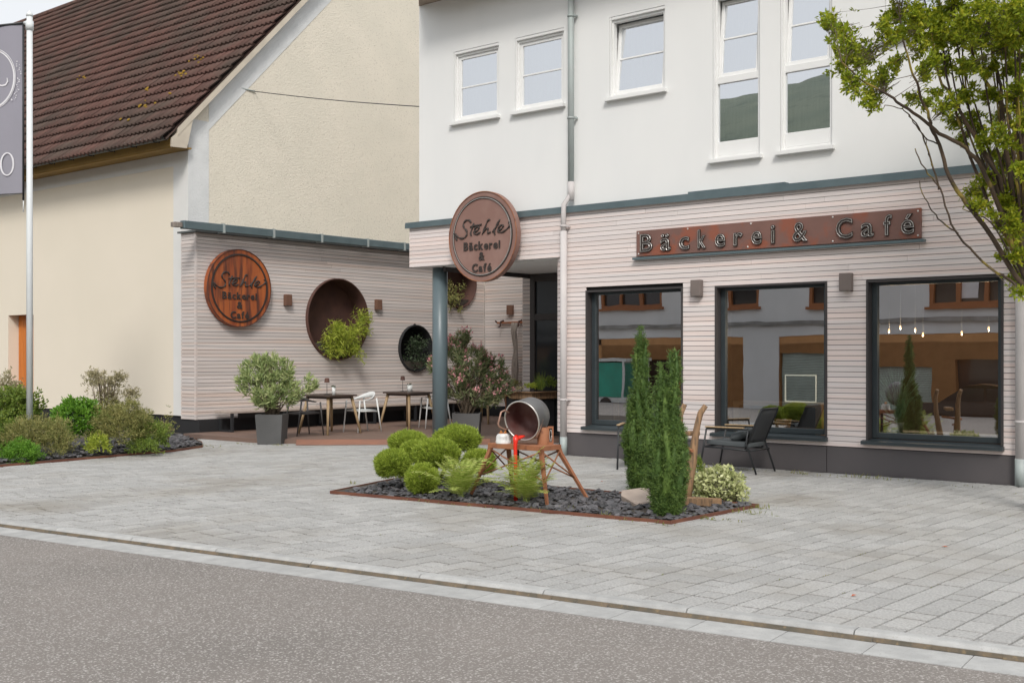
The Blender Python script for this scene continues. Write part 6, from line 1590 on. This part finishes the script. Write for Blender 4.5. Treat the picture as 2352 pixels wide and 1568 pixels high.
# ------------------------------------------------------------------ street tree at the right edge
tr_b = T(2405, 1180, 12.0)
tree = thing('street_tree', 'upright many stemmed yellow green tree at the right picture edge', 'tree', (tr_b.x, tr_b.y, 0))
fork = T(2400, 690, 12.0)
MB().tube([(tr_b.x, tr_b.y, 0), (tr_b.x + 0.01, tr_b.y, 0.5), (tr_b.x, tr_b.y, 1.4), tuple(fork)], [0.15, 0.12, 0.11, 0.13], 14).build('trunk', K['bark'], tree)
def LP(x, y, t=12.0): return T((2000 + x / 2.178) * 0.9408, (y / 2.178) * 0.9408, t)
LIMBS = [([(1020, 1490), (930, 1440), (800, 1320), (700, 1190), (640, 1000), (560, 900), (510, 790)], 0.022, 11.6),
         ([(1050, 1470), (880, 1200), (760, 1050), (690, 930), (640, 770), (600, 680), (560, 560), (500, 400), (460, 260), (430, 100)], 0.040, 11.7),
         ([(1060, 1400), (960, 1100), (870, 900), (780, 790), (640, 710), (560, 640), (440, 560), (340, 490), (230, 430), (120, 330)], 0.040, 11.4),
         ([(1070, 1380), (980, 1000), (900, 850), (780, 650), (700, 500), (640, 420), (600, 200), (560, 0)], 0.040, 12.2),
         ([(1080, 1350), (1020, 950), (990, 750), (970, 500), (940, 350), (900, 100), (880, -150)], 0.045, 11.8),
         ([(1100, 1300), (1060, 800), (1000, 600), (900, 450), (820, 300), (760, 0), (740, -150)], 0.042, 12.6),
         ([(1120, 1300), (1090, 900), (1080, 600), (1060, 300), (1050, 0), (1040, -300)], 0.045, 12.0),
         ([(1070, 1380), (930, 1150), (850, 950), (760, 700), (680, 400), (650, 150), (640, -50)], 0.034, 12.5),
         ([(1060, 1450), (960, 1250), (880, 1160), (760, 1110)], 0.014, 11.9), ([(740, 1240), (650, 1180), (590, 1100), (545, 1010), (535, 960)], 0.010, 11.6),
         ([(640, 1010), (610, 900), (560, 750), (540, 700), (480, 610), (420, 575), (350, 560)], 0.012, 11.5),
         ([(640, 770), (560, 730), (500, 650), (470, 600)], 0.009, 11.5), ([(600, 880), (575, 800), (565, 740)], 0.006, 11.6),
         ([(1150, 1400), (1220, 1000), (1300, 600), (1380, 200)], 0.045, 12.2), ([(1150, 1400), (1260, 1100), (1420, 800), (1600, 500), (1700, 200)], 0.045, 11.8), ([(1140, 1350), (1180, 800), (1200, 300), (1210, -300)], 0.05, 12.8), ([(1130, 1350), (1150, 800), (1160, 300), (1150, -200)], 0.045, 11.2)]
rsl = random.Random(5)
for q in range(12):
    x1 = rsl.uniform(620, 1090); y1 = rsl.uniform(-150, 350); xm = 1075 - (1075 - x1) * rsl.uniform(0.35, 0.5)
    LIMBS.append(([(1085, 1380), (xm + 25, 1000), (xm - (xm - x1) * 0.5, 620), (x1, y1)], 0.028, 12 + rsl.uniform(-0.7, 0.7)))
limbp = []
for pts, r0, t0 in LIMBS:
    P_ = [LP(x_, y_, t0 + (12.0 - t0) * (1 - i / max(len(pts) - 1, 1))) for i, (x_, y_) in enumerate(pts)]
    if r0 > 0.02: P_ = [fork - Vector((0, 0, 0.12))] + P_
    n = len(P_); fine = []
    for i in range(n - 1):
        a, b, c, d = P_[max(i - 1, 0)], P_[i], P_[i + 1], P_[min(i + 2, n - 1)]
        for k in range(4):
            u = k / 4; fine.append(0.5 * ((2 * b) + (-a + c) * u + (2 * a - 5 * b + 4 * c - d) * u * u + (-a + 3 * b - 3 * c + d) * u ** 3) + Vector((random.gauss(0, 0.006), random.gauss(0, 0.006), 0)))
    fine.append(P_[-1]); limbp += [(p, i / len(fine), r0) for i, p in enumerate(fine)]
    r0 *= 0.68
    MB().tube(fine, [r0 * (1 - 0.82 * i / len(fine)) + 0.002 for i in range(len(fine))], 7).build('limb', K['bark'], tree)
CL = [(40,110,45),(90,180,60),(150,220,70),(130,330,80),(220,300,80),(180,440,70),(270,500,70),(270,565,45),(330,380,60),(400,330,50),(380,160,70),(420,80,70),(480,150,60),(520,60,70),(330,120,50),(600,80,80),(700,60,90),(800,100,90),(900,60,90),(1000,80,90),(1060,200,90),(560,250,60),(640,200,80),(740,200,80),(850,220,90),(960,260,80),(1050,350,70),(600,330,60),(680,360,50),(780,350,60),(880,380,70),(560,400,40),(480,520,45),(560,540,40),(620,490,40),(700,540,60),(800,500,60),(900,500,60),(1050,470,60),(720,640,60),(820,620,50),(960,650,50),(1060,600,50),(760,740,50),(880,760,50),(900,830,50),(1060,760,40),(820,1020,70),(880,960,50),(940,980,60),(850,1090,50),(920,1120,40),(1060,900,50),(1060,1220,50),(1040,1500,55),(1070,1440,40),(960,1370,35),(1070,1100,50),(960,900,60),
      (1000,180,80),(930,150,80),(1040,60,80),(760,140,70),(660,130,70),(540,150,60),(1020,540,60),(1075,660,50),(1040,840,60),(1000,1060,55),(1030,1160,50),(1065,1010,60),(1010,1280,45),(1060,1340,50),(970,1180,40),(1000,760,55),(930,700,50),(850,690,45),(1075,1560,40),(1030,1440,45),(990,960,50),(1080,1260,60),(640,300,50),(60,90,35),(20,90,25)]
rs = random.Random(11)
for q in range(150):                                    # the part of the crown beyond the picture's right and top edges
    x_, y_ = rs.uniform(1100, 2000), rs.uniform(-900, 1000)
    if (x_ - 1100) > 950 - abs(y_ - 0) * 0.4: continue
    CL.append((x_, y_, rs.uniform(60, 95)))
for q in range(60): CL.append((rs.uniform(350, 1200), rs.uniform(-800, -60), rs.uniform(60, 95)))
pp = []; tw = MB()
for (x_, y_, r_) in CL:
    depth = 11.9 + rs.gauss(0, 0.55); c = LP(x_, y_, depth); rr = r_ / 2.178 * 0.9408 / FOC * 12 * 1.22
    near = limbp
    src = min(near, key=lambda L: (L[0] - c).length)[0]
    nt = max(6, int(22 * (r_ / 60) ** 2))
    for k in range(nt):
        d = Vector((rs.gauss(0, 1), rs.gauss(0, 1), rs.gauss(0, 1))).normalized() * rr * rs.uniform(0.15, 1.05)
        e = c + d; d0 = (e - src).normalized(); s_ = src.lerp(e, max(0.0, 1 - 0.20 / max((e - src).length, 0.01))) if k else src
        m_ = s_.lerp(e, 0.5) + Vector((rs.gauss(0, 0.02), rs.gauss(0, 0.02), -0.02))
        tw.tube([s_, m_, e], [0.005 if k == 0 else 0.0022, 0.0022, 0.0012], 4, cap=False)
        ax = np.array((e - m_).normalized()); n_ = rs.randint(14, 22); f = rng.uniform(0.1, 1.05, n_)[:, None]
        P_ = np.array(m_) * (1 - f) + np.array(e) * f + rng.normal(size=(n_, 3)) * 0.012
        D = unit(ax * 0.7 + rng.normal(size=(n_, 3)) * 0.65 + np.array([0, 0, -0.05])); pp.append(blades(P_, D, rng.uniform(0.038, 0.066, n_), 0.022))
v, n = cat(pp); mesh_quads('crown', v, n, K['lf_tree'], tree); tw.build('twigs', K['twig'], tree)
